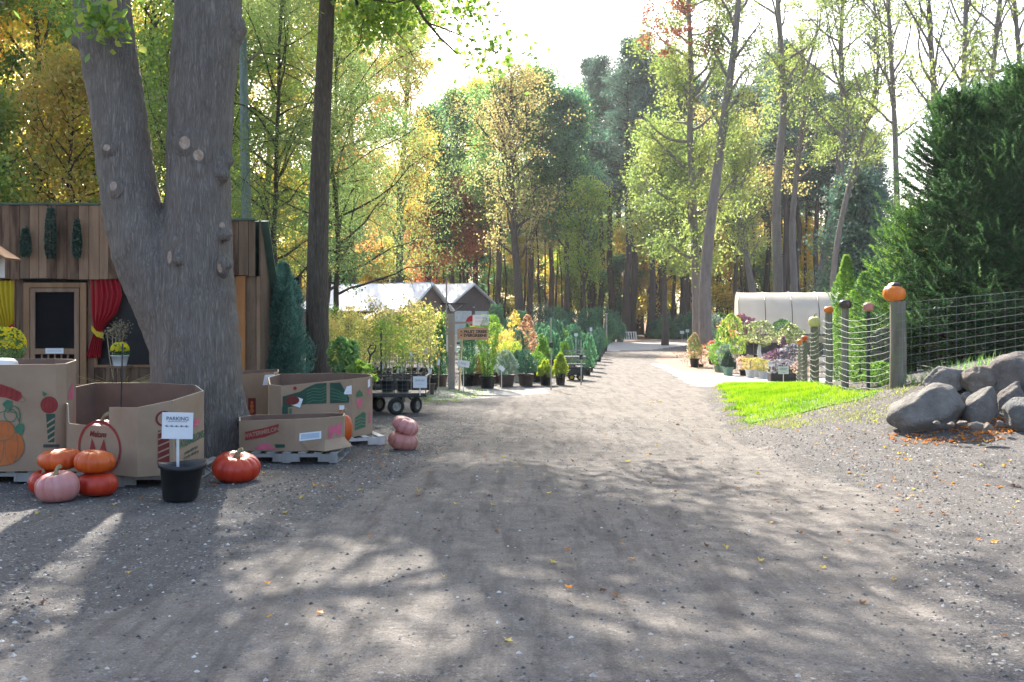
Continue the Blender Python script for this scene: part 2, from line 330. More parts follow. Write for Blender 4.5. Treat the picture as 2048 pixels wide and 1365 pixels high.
def blades(n_, xs, ys, poly, hgt, wd, dens=None):
    x = rng.uniform(*xs, n_); y = rng.uniform(*ys, n_); k = inpoly(x+.10*np.sin(y*7+x*3)+.06*np.sin(y*17), y+.14*np.sin(x*6-y*2)+.07*np.sin(x*19), poly)
    if dens is not None: k &= rng.random(n_) < dens(x, y)
    x, y = x[k], y[k]; z = gh(x, y)+.008; q = len(x); a = rng.uniform(0, 6.28, q); h = hgt*rng.uniform(.5, 1.4, q); l = rng.normal(0, .35, (q, 2))*h[:, None]
    dx, dy = np.cos(a)*wd, np.sin(a)*wd
    V = np.stack([np.stack([x-dx, y-dy, z], -1), np.stack([x+dx, y+dy, z], -1), np.stack([x+l[:, 0], y+l[:, 1], z+h], -1)], 1)
    return MB().add(V.reshape(-1, 3), np.arange(3*q).reshape(-1, 3))
M['grass'] = leafmat('grass', [(.07, .17, .012), (.16, .29, .016), (.30, .38, .035)], .45, 1.5, .02)
g = blades(150000, (3.2, 7.6), (13, 26), LP, .055, .006, lambda x, y: np.clip((y-14.4)/3.0, .12, 1)*np.clip((6.1-x)*1.2, .3, 1)*np.where(np.sin(x*9+3*np.sin(y*2))*np.sin(y*5+x*3) > .62, .35, 1))
tag(g.build('grass', M['grass']), 'bright sunlit green lawn grass on the bank', 'grass', kind='stuff')
g = blades(500, (5.5, 6.6), (13.6, 14.9), [(5.6, 14.6), (6.5, 13.6), (6.6, 14.2), (5.9, 14.9)], .16, .006)
tag(g.build('long_grass', M['lf_green']), 'longer grass tufts at the fence foot behind the boulders', 'grass', kind='stuff')  # darker leaf green puts the shade behind the boulders into the blade colour
EDGE = pp((1440, 783), (1430, 800), (1455, 835), (1480, 866))+[(4.1, 13.4), (4.7, 12.95), (5.2, 13.1), (5.7, 14.4), (5.5, 16.5), (6.0, 19), (5.2, 17), (4.75, 15.6), (3.6, 15.6)]
M['grass_dry'] = leafmat('grass_dry', [(.12, .15, .04), (.24, .25, .08), (.28, .34, .06)], .4, 2, .02)
g = blades(42000, (2.8, 5.8), (12.6, 24), EDGE, .035, .006, lambda x, y: .35+.35*np.sin(x*5+y*3)*np.sin(y*4-x*2))
tag(g.build('dry_grass', M['grass_dry']), 'thin yellowing grass fringe between the lawn and the gravel', 'grass', kind='stuff')
# sparse grass by the post foundations
g = blades(2500, (-2.9, -.3), (19.5, 24.5), pp((850, 785), (960, 778), (985, 792), (860, 815), (830, 800)), .03, .006)
tag(g.build('sparse_grass', M['grass']), 'thin yellow green grass patch beside the cart', 'grass', kind='stuff')
# loose stones
def stones(n_, xs, ys, smin, smax, keep=None, seed=1):
    rng = np.random.default_rng(seed); x = rng.uniform(*xs, n_); y = ys[0]+(ys[1]-ys[0])*rng.random(n_)**1.3
    if keep is not None: k = keep(x, y, rng); x, y = x[k], y[k]
    q = len(x); s = smin+(smax-smin)*rng.random(q)**3
    base = np.array([(1, 0, 0), (.3, .95, 0), (-.8, .6, 0), (-.8, -.6, 0), (.3, -.95, 0), (0, 0, .7)]); f = np.array([(0, 1, 5), (1, 2, 5), (2, 3, 5), (3, 4, 5), (4, 0, 5)])
    a = rng.uniform(0, 6.28, q); ca, sa = np.cos(a), np.sin(a); V = base[None]*(rng.uniform(.7, 1.3, (q, 6, 3)))
    V = np.stack([V[..., 0]*ca[:, None]-V[..., 1]*sa[:, None], V[..., 0]*sa[:, None]+V[..., 1]*ca[:, None], V[..., 2]], -1)*s[:, None, None]
    V += np.stack([x, y, gh(x, y)-.002], -1)[:, None]
    F = f[None]+np.arange(q)[:, None, None]*6
    return MB().add(V.reshape(-1, 3), F.reshape(-1, 3))
M['stones'], n, b = newmat('stones'); g = n.nodes.new('ShaderNodeNewGeometry')
n.links.new(ramp(n, g.outputs['Random Per Island'], [(.04, .038, .038), (.10, .095, .09), (.22, .205, .19), (.55, .53, .50)], [0, .5, .86, 1]), b.inputs['Base Color']); b.inputs['Roughness'].default_value = .9
TR = pp((1215, 700), (1330, 700), (1395, 775), (1440, 850), (1560, 930), (1780, 1000), (1900, 1364), (-100, 1364), (520, 1100), (900, 900), (1010, 800), (1185, 740))
s1 = stones(100000, (-8, 8), (3.9, 17), .004, .020, lambda x, y, r: (r.random(len(x)) < np.where(inpoly(x, y, TR), .22, 1.0)) & (np.abs(x) < y*.56), 3)
tag(s1.build('loose_gravel', M['stones']), 'loose grey and white stones strewn over the yard', 'gravel', kind='stuff')
# fallen leaves
def litter(n_, reg, seed, sz=.05, poly=None):
    rng = np.random.default_rng(seed); P = []
    for (x0, x1, y0, y1, k) in reg:
        x = rng.uniform(x0, x1, k); y = rng.uniform(y0, y1, k); P.append(np.stack([x, y, gh(x, y)+.012], -1))
    P = np.concatenate(P)
    if poly is not None: P = P[inpoly(P[:, 0], P[:, 1], poly)]
    q = len(P); a = rng.uniform(0, 6.28, q); s = sz*rng.uniform(.5, 1.2, q)
    shp = np.array([(0, -1), (.35, -.35), (1, -.1), (.4, .25), (.35, 1), (0, .5), (-.5, .9), (-.35, .2), (-1, .05), (-.3, -.4)])*.5
    V = np.zeros((q, 10, 3)); V[..., 0] = (shp[None, :, 0]*np.cos(a)[:, None]-shp[None, :, 1]*np.sin(a)[:, None])*s[:, None]; V[..., 1] = (shp[None, :, 0]*np.sin(a)[:, None]+shp[None, :, 1]*np.cos(a)[:, None])*s[:, None]
    V[..., 2] = rng.normal(0, .12, (q, 10))*s[:, None]+np.abs(V[..., 0]*rng.normal(0, .5, (q, 1)))
    V += P[:, None]; return MB().add(V.reshape(-1, 3), np.arange(10*q).reshape(-1, 10))
M['litter'] = leafmat('litter', [(.10, .05, .03), (.34, .14, .04), (.55, .22, .04), (.55, .42, .08)], .3, 3, .03, None, 1.6)
lt = litter(0, [(-3, 6, 5, 14, 170), (3.2, 7, 8, 13, 170), (-5, 0, 8, 14, 50), (2, 6, 14, 20, 60), (4, 6, 15.5, 23, 45)], 9, .055)
tag(lt.build('fallen_leaves', M['litter']), 'fallen orange, yellow and brown leaves lying on the gravel', 'leaves', kind='stuff')
M['litter3'] = leafmat('litter3', [(.12, .08, .05), (.28, .18, .11), (.46, .36, .26)], .3, 3, .03, None, 1.6)
lt = litter(0, [(4.0, 12, 27, 52, 5200)], 14, .075, pp((1342, 704), (1430, 706), (1640, 714), (1640, 750), (1480, 748), (1375, 738)))
tag(lt.build('leaf_litter', M['litter3']), 'dry tan leaf litter under the plant display and the curved tree', 'leaves', kind='stuff')
M['litter2'] = leafmat('litter2', [(.25, .09, .03), (.55, .2, .04), (.6, .28, .05)], .4, 3, .03, None, 1.2)
lt = litter(0, [(4.4, 5.6, 11.6, 12.3, 140), (5.2, 6.3, 11.8, 12.4, 200), (5.4, 6.2, 12.2, 13.0, 160)], 10, .06)
tag(lt.build('orange_leaf_litter', M['litter2']), 'orange leaves gathered at the foot of the boulders', 'leaves', kind='stuff')
# ---------------------------------------------------------------- tree builder
def bpath(st, d, L, k, rng, up=.1, wob=.12):
    P = [np.array(st, float)]; d = d/np.linalg.norm(d)
    for i in range(k):
        d = d+rng.normal(0, wob, 3)+np.array([0, 0, up]); d /= np.linalg.norm(d); P.append(P[-1]+d*L/k)
    return np.array(P)
def tree_mb(seed, H, r0, lo, Rc, nl, nleaf, ls, kind='decid', path=None, elev=(30, 60), up=.12, sub=5, cl=.45, asp=.75, top=1.0, flare=1.35, tsides=10, az=None, extra=None, droop=0., lsd=5, clump=26, rtop=.15, minz=None):
    rng = np.random.default_rng(seed); T = MB(); C = MB()
    if path is None:
        k = 12; z = np.linspace(0, H, k); wx = np.cumsum(rng.normal(0, .012*H, k))*.5; wy = np.cumsum(rng.normal(0, .012*H, k))*.5
        P = np.stack([wx-wx[0], wy-wy[0], z], -1)
    else:
        P0 = np.array(path, float); s = np.concatenate([[0], np.cumsum(np.linalg.norm(np.diff(P0, axis=0), axis=1))]); u = np.linspace(0, s[-1], 22)
        P = np.stack([np.interp(u, s, P0[:, i]) for i in range(3)], -1)
        for _ in range(2): P[1:-1] = (P[:-2]+P[1:-1]*2+P[2:])/4
        H = P[-1, 2]-P[0, 2]
    t = np.linspace(0, 1, len(P)); rad = r0*(1-(1-rtop)*t**.9); rad[0] *= flare; rad[1] *= 1+(flare-1)*.25
    T.tube(P, rad, tsides)
    def at(q): return np.array([np.interp(q, t, P[:, i]) for i in range(3)]), np.interp(q, t, rad)
    pts = []; limbs = []
    for i in range(nl):
        q = (i+.5)/nl; q = q**.9
        tt = lo+(top-lo)*q; st, rr = at(tt)
        if kind == 'pine': a = i*2.4+rng.normal(0, .3); L = Rc*(1-q)**.65*rng.uniform(.55, 1.15)+.25; el = rng.uniform(-8, 18)+25*q
        else: a = (i*2.4+rng.normal(0, .5)); L = Rc*(math.sin(math.pi*min(1, (q*.82+.16)))**.7)*rng.uniform(.7, 1.2); el = rng.uniform(*elev)
        if az is not None: a = az[0]+(az[1]-az[0])*rng.random()
        el = R(el); limbs.append((st, rr, a, el, L))
    for st, rr, a, el, L in limbs+(extra or []):
        d = np.array([math.cos(a)*math.cos(el), math.sin(a)*math.cos(el), math.sin(el)])
        B = bpath(st, d, L, 7, rng, up, .1 if kind == 'pine' else .16)
        r1 = min(rr*.55, .02+L*.028); T.tube(B, np.linspace(r1, r1*.25, len(B)), lsd)
        pts.append(B[4:])
        for j in range(sub):
            s = rng.uniform(.25, 1)*(len(B)-1); i0 = int(min(s, len(B)-2)); bp = B[i0]+(B[i0+1]-B[i0])*(s-i0)
            dd = d+rng.normal(0, .65 if kind != 'pine' else .45, 3); dd[2] += up-droop
            SB = bpath(bp, dd, L*rng.uniform(.22, .5), 4, rng, up*.5-droop*.4, .2); T.tube(SB, np.linspace(r1*.35, r1*.12, 5), 3); pts.append(SB[1:])
    pts = np.concatenate(pts)
    if minz is not None: pts = pts[pts[:, 2] > minz]
    nc = max(1, nleaf//clump); cc = pts[rng.integers(0, len(pts), nc)]+rng.normal(0, cl*.5, (nc, 3))
    L = np.repeat(cc, clump, 0)+rng.normal(0, cl, (nc*clump, 3))*np.array([1, 1, .6])
    if minz is not None: L = L[L[:, 2] > minz]
    if droop: L[:, 2] -= np.abs(rng.normal(0, cl*1.2, len(L)))
    if minz is not None: L = L[L[:, 2] > minz]
    C.leaves(L, rng, ls, ls*asp, droop=droop*.6)
    return T, C
def tree(name, label, cat, loc, mats, group=None, rz=0, sc=1, **kw):
    T, C = tree_mb(**kw); e = thing(name, label, cat, loc, rz, group, sc)
    T.build('trunk', mats[0], e, True); C.build('crown', mats[1], e); return e
def rel(pxs, D, base):       # photo pixels -> trunk path relative to base point
    return [W(a, b_, D+(dd[0] if dd else 0))-np.array(base) for a, b_, *dd in pxs]
# ---- big double-stemmed maple by the bins
def big_maple():
    D = 12.3; b0 = (W(385, 915, D)[0], D, 0)
    def blob(P, r, n=40): return P, r
    mb = MB()
    def stem(pts, k=26):
        P = np.array([W(a, b_, D+(q[1] if len(q) > 1 else 0))-np.array(b0) for a, b_, *q in pts]); rr = np.array([q[0] for a, b_, *q in pts])/2048*D/2
        s = np.concatenate([[0], np.cumsum(np.linalg.norm(np.diff(P, axis=0), axis=1))]); u = np.linspace(0, s[-1], k)
        P2 = np.stack([np.interp(u, s, P[:, i]) for i in range(3)], -1); r2 = np.interp(u, s, rr)
        for _ in range(2): P2[1:-1] = (P2[:-2]+P2[1:-1]*2+P2[2:])/4; r2[1:-1] = (r2[:-2]+r2[1:-1]*2+r2[2:])/4
        mb.tube(P2, r2, 28)
    # px, py, width px
    stem([(398, 935, 200), (396, 880, 186), (394, 800, 178), (393, 740, 178), (390, 680, 176), (388, 620, 170), (388, 560, 156), (393, 500, 136), (397, 440, 122), (398, 380, 120), (396, 300, 128), (400, 220, 128), (407, 140, 130), (415, 60, 134), (420, -20, 130), (425, -200, 110, .2), (455, -500, 80, .5), (470, -800, 50, .7)])
    stem([(385, 900, 110), (378, 760, 110), (362, 680, 120), (345, 620, 140), (306, 540, 140), (272, 470, 122), (259, 400, 112), (249, 320, 108), (240, 240, 106), (229, 160, 106), (212, 90, 112), (203, 30, 112), (205, -40, 104), (190, -250, 80, -.3), (150, -600, 55, -.6)])
    # root flares
    for (a, x2, y2, w0) in ((0, 503, 925, 32), (0, 470, 950, 46), (0, 315, 940, 50), (0, 400, 965, 50)):
        P = np.array([W(390+(x2-390)*.35, 700, D), W(390+(x2-390)*.6, 800, D-.05), W(390+(x2-390)*.85, 880, D-.12 if y2 > 930 else D), W(x2, y2+8, D-.3 if y2 > 940 else D)])-np.array(b0)
        mb.tube(P, np.array([w0*.9, w0, w0*.8, w0*.35])/2048*D, 14)
    for (a, b_, r, dz) in ((448, 320, 22, -.1), (446, 350, 16, -.2), (155, 84, 15, -.15), (452, 470, 15, -.25), (452, 530, 15, -.3), (460, 60, 36, 0), (218, 300, 15, -.28), (236, 378, 15, -.3), (355, 520, 12, -.45), (380, 300, 26, -.2)):
        p = W(a, b_, D+dz)-np.array(b0); s = r/2048*D
        mb.lathe([(0.001, -s), (s*.7, -s*.7), (s, 0), (s*.7, s*.7), (.001, s)], 12, p)
    me = mb.mesh('tmp', M['bark_maple']); o = bpy.data.objects.new('trunk', me); COL.objects.link(o)
    r = o.modifiers.new('r', 'REMESH'); r.mode = 'VOXEL'; r.voxel_size = .028
    s = o.modifiers.new('s', 'SMOOTH'); s.iterations = 3; s.factor = .6
    tx = bpy.data.textures.new('barkdisp', 'CLOUDS'); tx.noise_scale = .22
    d = o.modifiers.new('d', 'DISPLACE'); d.texture = tx; d.strength = .05; d.texture_coords = 'LOCAL'
    dg = bpy.context.evaluated_depsgraph_get(); me2 = bpy.data.meshes.new_from_object(o.evaluated_get(dg)); o.modifiers.clear(); o.data = me2
    me2.polygons.foreach_set('use_smooth', np.ones(len(me2.polygons), bool))
    if not me2.materials: me2.materials.append(M['bark_maple'])
    e = thing('maple_tree', 'huge grey double trunked maple rising between the pumpkin bins', 'tree', b0); o.parent = e
    # cut stubs
    from mathutils.bvhtree import BVHTree
    bvh = BVHTree.FromPolygons([v.co for v in me2.vertices], [tuple(p.vertices) for p in me2.polygons])
    cut = mat('cut_wood', (.42, .33, .25), (.25, .16, .12), 20, .8, .2)
    M['cut'] = cut
    for (a, b_, rw, rh, dz) in ((370, 286, 12, 14, -.42), (397, 311, 11, 12, -.42), (443, 453, 8, 9, -.40), (214, 296, 8, 7, -.36), (228, 373, 8, 10, -.38), (340, 515, 5, 14, -.55), (441, 536, 7, 10, -.42)):
        org = Vector((0, 0, CH))-Vector(b0); dr_ = Vector(W(a, b_, D))-Vector(b0)-org; hit, nrm, _, _ = bvh.ray_cast(org, dr_.normalized())
        if hit is None: continue
        nrm = (nrm*.6+Vector((0, -1, 0))*.6).normalized(); Q = nrm.to_track_quat('Z', 'Y').to_matrix(); s_ = rw/2048*D; asp = rh/rw
        def rg(r_, z_, k=16): return [Q@Vector((math.cos(t)*r_*s_, math.sin(t)*r_*s_*asp, z_))+hit for t in np.arange(k)*2*math.pi/k]
        mb2 = MB(); V = rg(2.3, -.035)+rg(1.6, .0)+rg(1.12, .016)+rg(.9, .012)+[Q@Vector((0, 0, .010))+hit]; k = 16
        mb2.add(V, [(j*k+i, j*k+(i+1) % k, (j+1)*k+(i+1) % k, (j+1)*k+i) for j in range(2) for i in range(k)], 1)
        mb2.add(V, [(2*k+i, 2*k+(i+1) % k, 3*k+(i+1) % k, 3*k+i) for i in range(k)], 1); mb2.add(V, [(3*k+i, 3*k+(i+1) % k, 4*k) for i in range(k)], 0)
        mb2.build('cut_branch_stub', [cut, M['bark_maple']], e, True)
    # crown high above the frame, with its limbs, and the low sprig at the left knot
    rng = np.random.default_rng(3); C = MB(); pts = []
    for i in range(26):
        st = (W(440, -300-30*i*.5, D+.3) if i % 2 else W(175, -250-30*i*.5, D-.3))-np.array(b0); a = rng.uniform(0, 6.28); L = rng.uniform(2.2, 4.6); el = R(rng.uniform(12, 60))
        B = bpath(st, np.array([math.cos(a)*math.cos(el), math.sin(a)*math.cos(el), math.sin(el)]), L, 7, rng, .05, .15); T = MB(); T.tube(B, np.linspace(.09, .02, 8), 6); pts.append(B[3:])
        for j in range(5):
            SB = bpath(B[rng.integers(2, 7)], rng.normal(0, 1, 3), L*.35, 4, rng, .05, .2); T.tube(SB, np.linspace(.025, .008, 5), 3); pts.append(SB[1:])
        T.build('limb', M['bark_maple'], e, True)
    pts = np.concatenate(pts); cc = pts[rng.integers(0, len(pts), 420)]; L = np.repeat(cc, 24, 0)+rng.normal(0, .33, (420*24, 3)); L = L[L[:, 2] > 6.0]
    C.leaves(L, rng, .15, .12)
    sp = W(205, 45, D-.75)-np.array(b0); L = sp+rng.normal(0, 1, (150, 3))*np.array([.17, .1, .13]); C.leaves(L, rng, .13, .09, droop=.4)
    T = MB(); T.tube([sp+[0, .5, -.1], sp+[0, 0, .02], sp+[.22, -.05, -.2]], [.02, .012, .004], 5)
    T.build('twig', M['bark_maple'], e, True); C.build('crown', M['lf_yg'], e)
    return e
big_maple()
# ---- dark trunk beside the green-print bin
D = 19; b0 = W(640, 812, D); b0[2] = 0
ex = []
for (a, b_, azd, el, L) in ((650, 20, -15, 28, 2.6), (655, -70, 2, -14, 3.0), (655, -90, -8, -8, 3.2), (655, -60, 10, -20, 2.2), (655, -60, 5, 20, 3.0), (652, -150, 160, 30, 2.5), (655, -200, -60, 25, 4)):
    ex.append((W(a, b_, D)-b0, .12, R(azd), R(el), L))
tree('ash_tree', 'dark straight trunk standing between the shed and the young potted trees', 'tree', b0, (M['bark_dark'], M['lf_yg']), seed=21, H=13, r0=.235, lo=.6, Rc=5.6, nl=26, nleaf=24000, ls=.13, cl=.42, clump=170,
     path=rel([(640, 812), (634, 700), (634, 560), (637, 440), (641, 300), (648, 150), (655, 0), (660, -300), (668, -600)], D, b0), extra=ex, rtop=.35, flare=1.15, elev=(5, 45), up=.02, minz=5.6, sub=6, tsides=16)
# the bough reaching right across the sky
def bough():
    rng = np.random.default_rng(8); T = MB(); C = MB()
    return
# willow-like pale green tree behind it
for (px, D, H, sd, Rc, lab, nm) in ((548, 25, 13, 31, 3.0, 'feathery pale green tree drooping behind the shed corner', 'willow_tree'), (668, 27, 13, 32, 4.0, 'feathery pale green tree drooping above the potted saplings', 'willow_tree')):
    p = GP(px, D); tree(nm, lab, 'tree', p, (M['bark_dark'], M['lf_willow']), group='drooping pale green trees', seed=sd, H=H, r0=.085, lo=.16, Rc=Rc, nl=50, nleaf=int(Rc*30000), ls=.068, asp=.32, cl=.32, sub=7, droop=.45, elev=(10, 50), up=.03, minz=2.75)
# bough across the sky, own tree standing behind the willows
# ---- left background maples behind the shed
LT = [(-75, 29, 12, 'lf_yg', 'lime green maple at the far left behind the shed'), (70, 31, 15, 'lf_yellow', 'golden maple with a forked trunk above the shed door'), (185, 36, 15, 'lf_gold', 'tall gold and orange maple behind the left stem of the big maple'),
      (300, 30, 15, 'lf_yg', 'lime green maple seen between the two big stems'), (440, 38, 18, 'lf_yg', 'lime maple just right of the big maple stems'), (20, 44, 15, 'lf_yellow', 'tall yellow maple deep behind the shed roof'), (520, 46, 17, 'lf_yellow', 'tall yellow green maple behind the grey pole'), (240, 50, 16, 'lf_yg', 'tallest lime maple far behind the shed'), (-160, 40, 14, 'lf_yg', 'lime maple beyond the left edge'),
      (640, 52, 19, 'lf_green', 'tall soft green tree behind the dark straight trunk'), (130, 26.5, 8, 'lf_gold', 'small gold understory maple rising over the shed roof'), (400, 26, 9, 'lf_yg', 'small bright lime maple low behind the big maple'), (-20, 26, 7, 'lf_yg', 'low green sapling over the left end of the roof')]
for i, (px, D, H, mt, lab) in enumerate(LT):
    n_ = 30000 if D < 40 else 24000
    tree('maple_tree', lab, 'tree', GP(px, D), (M['bark_dark'], M[mt]), seed=50+i, H=H, r0=.011*H+.03, lo=.14 if H > 10 else .25, Rc=H*.27, nl=34, nleaf=int(n_*1.3) if H > 10 else 9000, ls=.095+.0009*D, cl=.30, clump=40, sub=6, elev=(15, 60), group='maples behind the shed')
# ---- mid-ground named trees
MT = [(800, 72, 24.5, 'lf_gold', 'maple_tree', 'tall gold maple behind the white barn roof', dict(Rc=4.6, lo=.2)),
      (705, 74, 26, 'lf_orange', 'maple_tree', 'orange tinted maple left of the gold one', dict(Rc=4.6, lo=.2)),
      (868, 84, 18.5, 'lf_blue', 'pine_tree', 'blue green pine standing over the white barn ridge', dict(Rc=3.2, lo=.35, kind='pine')),
      (925, 86, 12.5, 'lf_rust', 'maple_tree', 'rust red maple behind the brown shed gable', dict(Rc=4, lo=.38, nleaf=20000)),
      (852, 84, 10.8, 'lf_rust', 'maple_tree', 'low rusty maple left of the brown shed gable', dict(Rc=3, lo=.38, nleaf=14000)),
      (945, 92, 22.5, 'lf_yellow', 'maple_tree', 'yellow topped maple rising behind the rust red one', dict(Rc=4.2, lo=.4)),
      (905, 90, 21, 'lf_green', 'maple_tree', 'dark green maple between the yellow trees', dict(Rc=4, lo=.3)),
      (1035, 66, 17.4, 'lf_olive', 'oak_tree', 'half bare golden brown oak with a thick straight trunk', dict(Rc=4.2, lo=.28, nleaf=9000, r0=.34, ls=.15)),
      (1062, 80, 20.4, 'lf_green', 'maple_tree', 'green crowned maple behind the half bare oak', dict(Rc=4, lo=.5)),
      (1135, 78, 18.2, 'lf_blue', 'maple_tree', 'deep green maple at the left of the tall pines', dict(Rc=3.8, lo=.35)),
      (1100, 84, 19.5, 'lf_green', 'maple_tree', 'green maple whose top meets the sky gap', dict(Rc=3.8, lo=.4)),
      (1000, 78, 19.0, 'lf_green', 'maple_tree', 'green maple behind the stake sign', dict(Rc=4, lo=.45)),
      (1165, 74, 11, 'lf_yg', 'maple_tree', 'small lime maple below the tall pines', dict(Rc=3.2, lo=.3, nleaf=6500)),
      (1475, 66, 13.5, 'lf_olive', 'oak_tree', 'brown thin leaved oak behind the curved trunk', dict(Rc=4.5, lo=.4, nleaf=8000)),
      (1330, 64, 12.5, 'lf_locust', 'locust_tree', 'pale locust left of the curved trunk', dict(Rc=3.6, lo=.3)),
      (1700, 52, 8.5, 'lf_pine', 'spruce_tree', 'dark spruce filling the gap behind the hoop house', dict(Rc=2.6, lo=.05, kind='pine', nl=50))]
for i, (px, D, H, mt, nm, lab, kw) in enumerate(MT):
    k = dict(seed=90+i, H=H, r0=.012*H+.04, nl=34, nleaf=26000, ls=.17, cl=.42, sub=6, clump=50); k.update(kw)
    tree(nm, lab, 'tree', GP(px, D), (M['bark_pine'] if k.get('kind') == 'pine' else M['bark_dark'], M[mt]), **k)
# ---- right hand grey trunks
def rtree(name, lab, D, pts, r0, mt, **kw):
    b0 = W(pts[0][0], pts[0][1], D); b0[2] = g1(b0[0], b0[1])
    k = dict(seed=7, H=10, r0=r0, lo=.3, Rc=3, nl=26, nleaf=14000, ls=.125, cl=.30, sub=6, clump=36, rtop=.3, flare=1.25, tsides=12); k.update(kw)
    return tree(name, lab, 'tree', b0, (M['bark_grey'], M[mt]), path=rel(pts, D, b0), **k)
rtree('locust_tree', 'tall curved grey trunk standing at the edge of the plant display', 46, [(1413, 711), (1408, 600), (1412, 520), (1424, 420), (1440, 300), (1456, 180), (1472, 80), (1480, -60), (1486, -200)], .30, 'lf_locust', seed=121, lo=.42, Rc=2.7, nleaf=5000, nl=16, up=.05, flare=1.15)
rtree('locust_tree', 'leafy locust with a forked top just left of the curved grey trunk', 49, [(1396, 700), (1392, 560), (1386, 400), (1378, 250), (1384, 140), (1376, 0), (1372, -160)], .24, 'lf_locust', seed=122, lo=.16, Rc=3.3, nleaf=26000, nl=36, cl=.32, clump=80, droop=.3, elev=(-5, 45),
      extra=[(np.array([0, 0, 12.5]), .16, R(5), R(62), 5), (np.array([0, 0, 12]), .14, R(172), R(60), 4.5)])
rtree('locust_tree', 'upright grey trunk forking high behind the hoop house', 58, [(1558, 690), (1556, 560), (1552, 420), (1556, 330), (1570, 220), (1562, 100), (1552, -40), (1546, -150)], .34, 'lf_locust', seed=123, lo=.5, Rc=3.4, nleaf=5500, nl=18, up=.1, elev=(25, 65),
      extra=[(np.array([.4, 0, 13.5]), .22, R(0), R(72), 7)])
rtree('locust_tree', 'grey trunk leaning left behind the hoop house', 62, [(1522, 690), (1505, 580), (1490, 500), (1478, 440), (1470, 380), (1452, 250)], .26, 'lf_locust', seed=124, lo=.35, Rc=3, nleaf=9000, droop=.2)
rtree('locust_tree', 'grey trunk right of the forked one behind the hoop house', 60, [(1592, 690), (1588, 560), (1583, 450), (1596, 320), (1612, 200), (1600, 60)], .26, 'lf_locust', seed=125, lo=.5, Rc=3.2, nleaf=5000)
rtree('locust_tree', 'grey trunk leaning right with a broad yellow green top', 56, [(1620, 690), (1640, 560), (1662, 440), (1682, 330), (1690, 250), (1680, 100), (1690, -80)], .27, 'lf_locust', seed=126, lo=.42, Rc=4.0, clump=80, nleaf=13000, nl=24, extra=[(np.array([1.6, 0, 8]), .16, R(10), R(25), 5)])
rtree('locust_tree', 'slim grey trunk close behind the spruce left edge', 50, [(1660, 700), (1668, 520), (1690, 400), (1725, 280), (1760, 150), (1745, -40)], .18, 'lf_locust', seed=127, lo=.4, Rc=3.2, nleaf=5000)
for i, (x0, x1, x2, lab) in enumerate(((1880, 1872, 1850, 'bare grey trunk rising above the spruce tops, left of three'), (1905, 1925, 1935, 'bare slim trunk rising above the middle spruce top'), (1960, 1975, 2010, 'bare leaning trunk rising over the spruces near the frame edge'), (2060, 2050, 2020, 'bare trunk rising at the upper right corner'), (1800, 1790, 1770, 'thin bare sapling between the spruce and the leaning locust'))):
    rtree('locust_tree', lab, 36+i*2, [(x0, 690), (x1, 250), (x2, -100), (x2+20, -250)], .17, 'lf_locust', seed=140+i, lo=.42, Rc=3.4, nleaf=3500, nl=24, elev=(35, 70), up=.1, sub=8)
# rusty seed clusters hanging in the forked locust
rng = np.random.default_rng(44); mb = MB()
for k in range(36):
    p = W(rng.uniform(1275, 1445), rng.uniform(-5, 112), 47); L = p+rng.normal(0, 1, (34, 3))*np.array([.16, .16, .1]); mb.leaves(L, rng, .13, .10)
    mb.tube([p, p+[rng.uniform(-.3, .3), .1, rng.uniform(.3, .7)]], .012, 3)
o = mb.build('rusty_seed_cluster', leafmat('lf_seed', [(.26, .08, .05), (.40, .14, .08)], .3)); par = [q for q in bpy.data.objects if q.get('label', '').startswith('leafy locust')][0]
o.parent = par; o.location = tuple(-np.array(par.location)); o['kind'] = 'stuff'; o['label'] = 'rust red seed clusters'
# ---- deep woods: prototypes then copies
deep = []
PR = {}
def proto(key, name, mats, **kw): T, C = tree_mb(**kw); PR[key] = (name, T.mesh('trunk', mats[0], True), C.mesh('crown', mats[1]))
for i in range(3): proto('pine%d' % i, 'pine_tree', (M['bark_pine'], M['lf_pine']), seed=200+i, H=26, r0=.36, lo=.5, Rc=3.4, nl=46, nleaf=16000, ls=.3, asp=.25, kind='pine', cl=.34, sub=6, up=.03)
for i in range(3): proto('dec%d' % i, 'maple_tree', (M['bark_pine'], M['lf_yellow']), seed=210+i, H=20, r0=.22, lo=.38, Rc=5, nl=34, nleaf=15000, ls=.24, cl=.42, clump=50)
for i in range(2): proto('low%d' % i, 'maple_tree', (M['bark_pine'], M['lf_gold']), seed=220+i, H=9, r0=.09, lo=.12, Rc=3.2, nl=26, nleaf=9000, ls=.22, cl=.42, clump=40)
for i in range(2): proto('pole%d' % i, 'pine_tree', (M['bark_pine'], M['lf_pine']), seed=230+i, H=22, r0=.2, lo=.6, Rc=2.2, nl=26, nleaf=7000, ls=.3, asp=.25, kind='pine', cl=.3)
def plant(key, px, D, sc, rz, mt, lab, group):
    nm, tm, cm = PR[key]; p = GP(px, D); e = thing(nm, lab, 'tree', p, rz, group, sc)
    t = bpy.data.objects.new('trunk', tm); COL.objects.link(t); t.parent = e
    c = bpy.data.objects.new('crown', cm); COL.objects.link(c); c.parent = e
    if mt: c.material_slots[0].link = 'OBJECT'; c.material_slots[0].material = M[mt]
rng = np.random.default_rng(77)
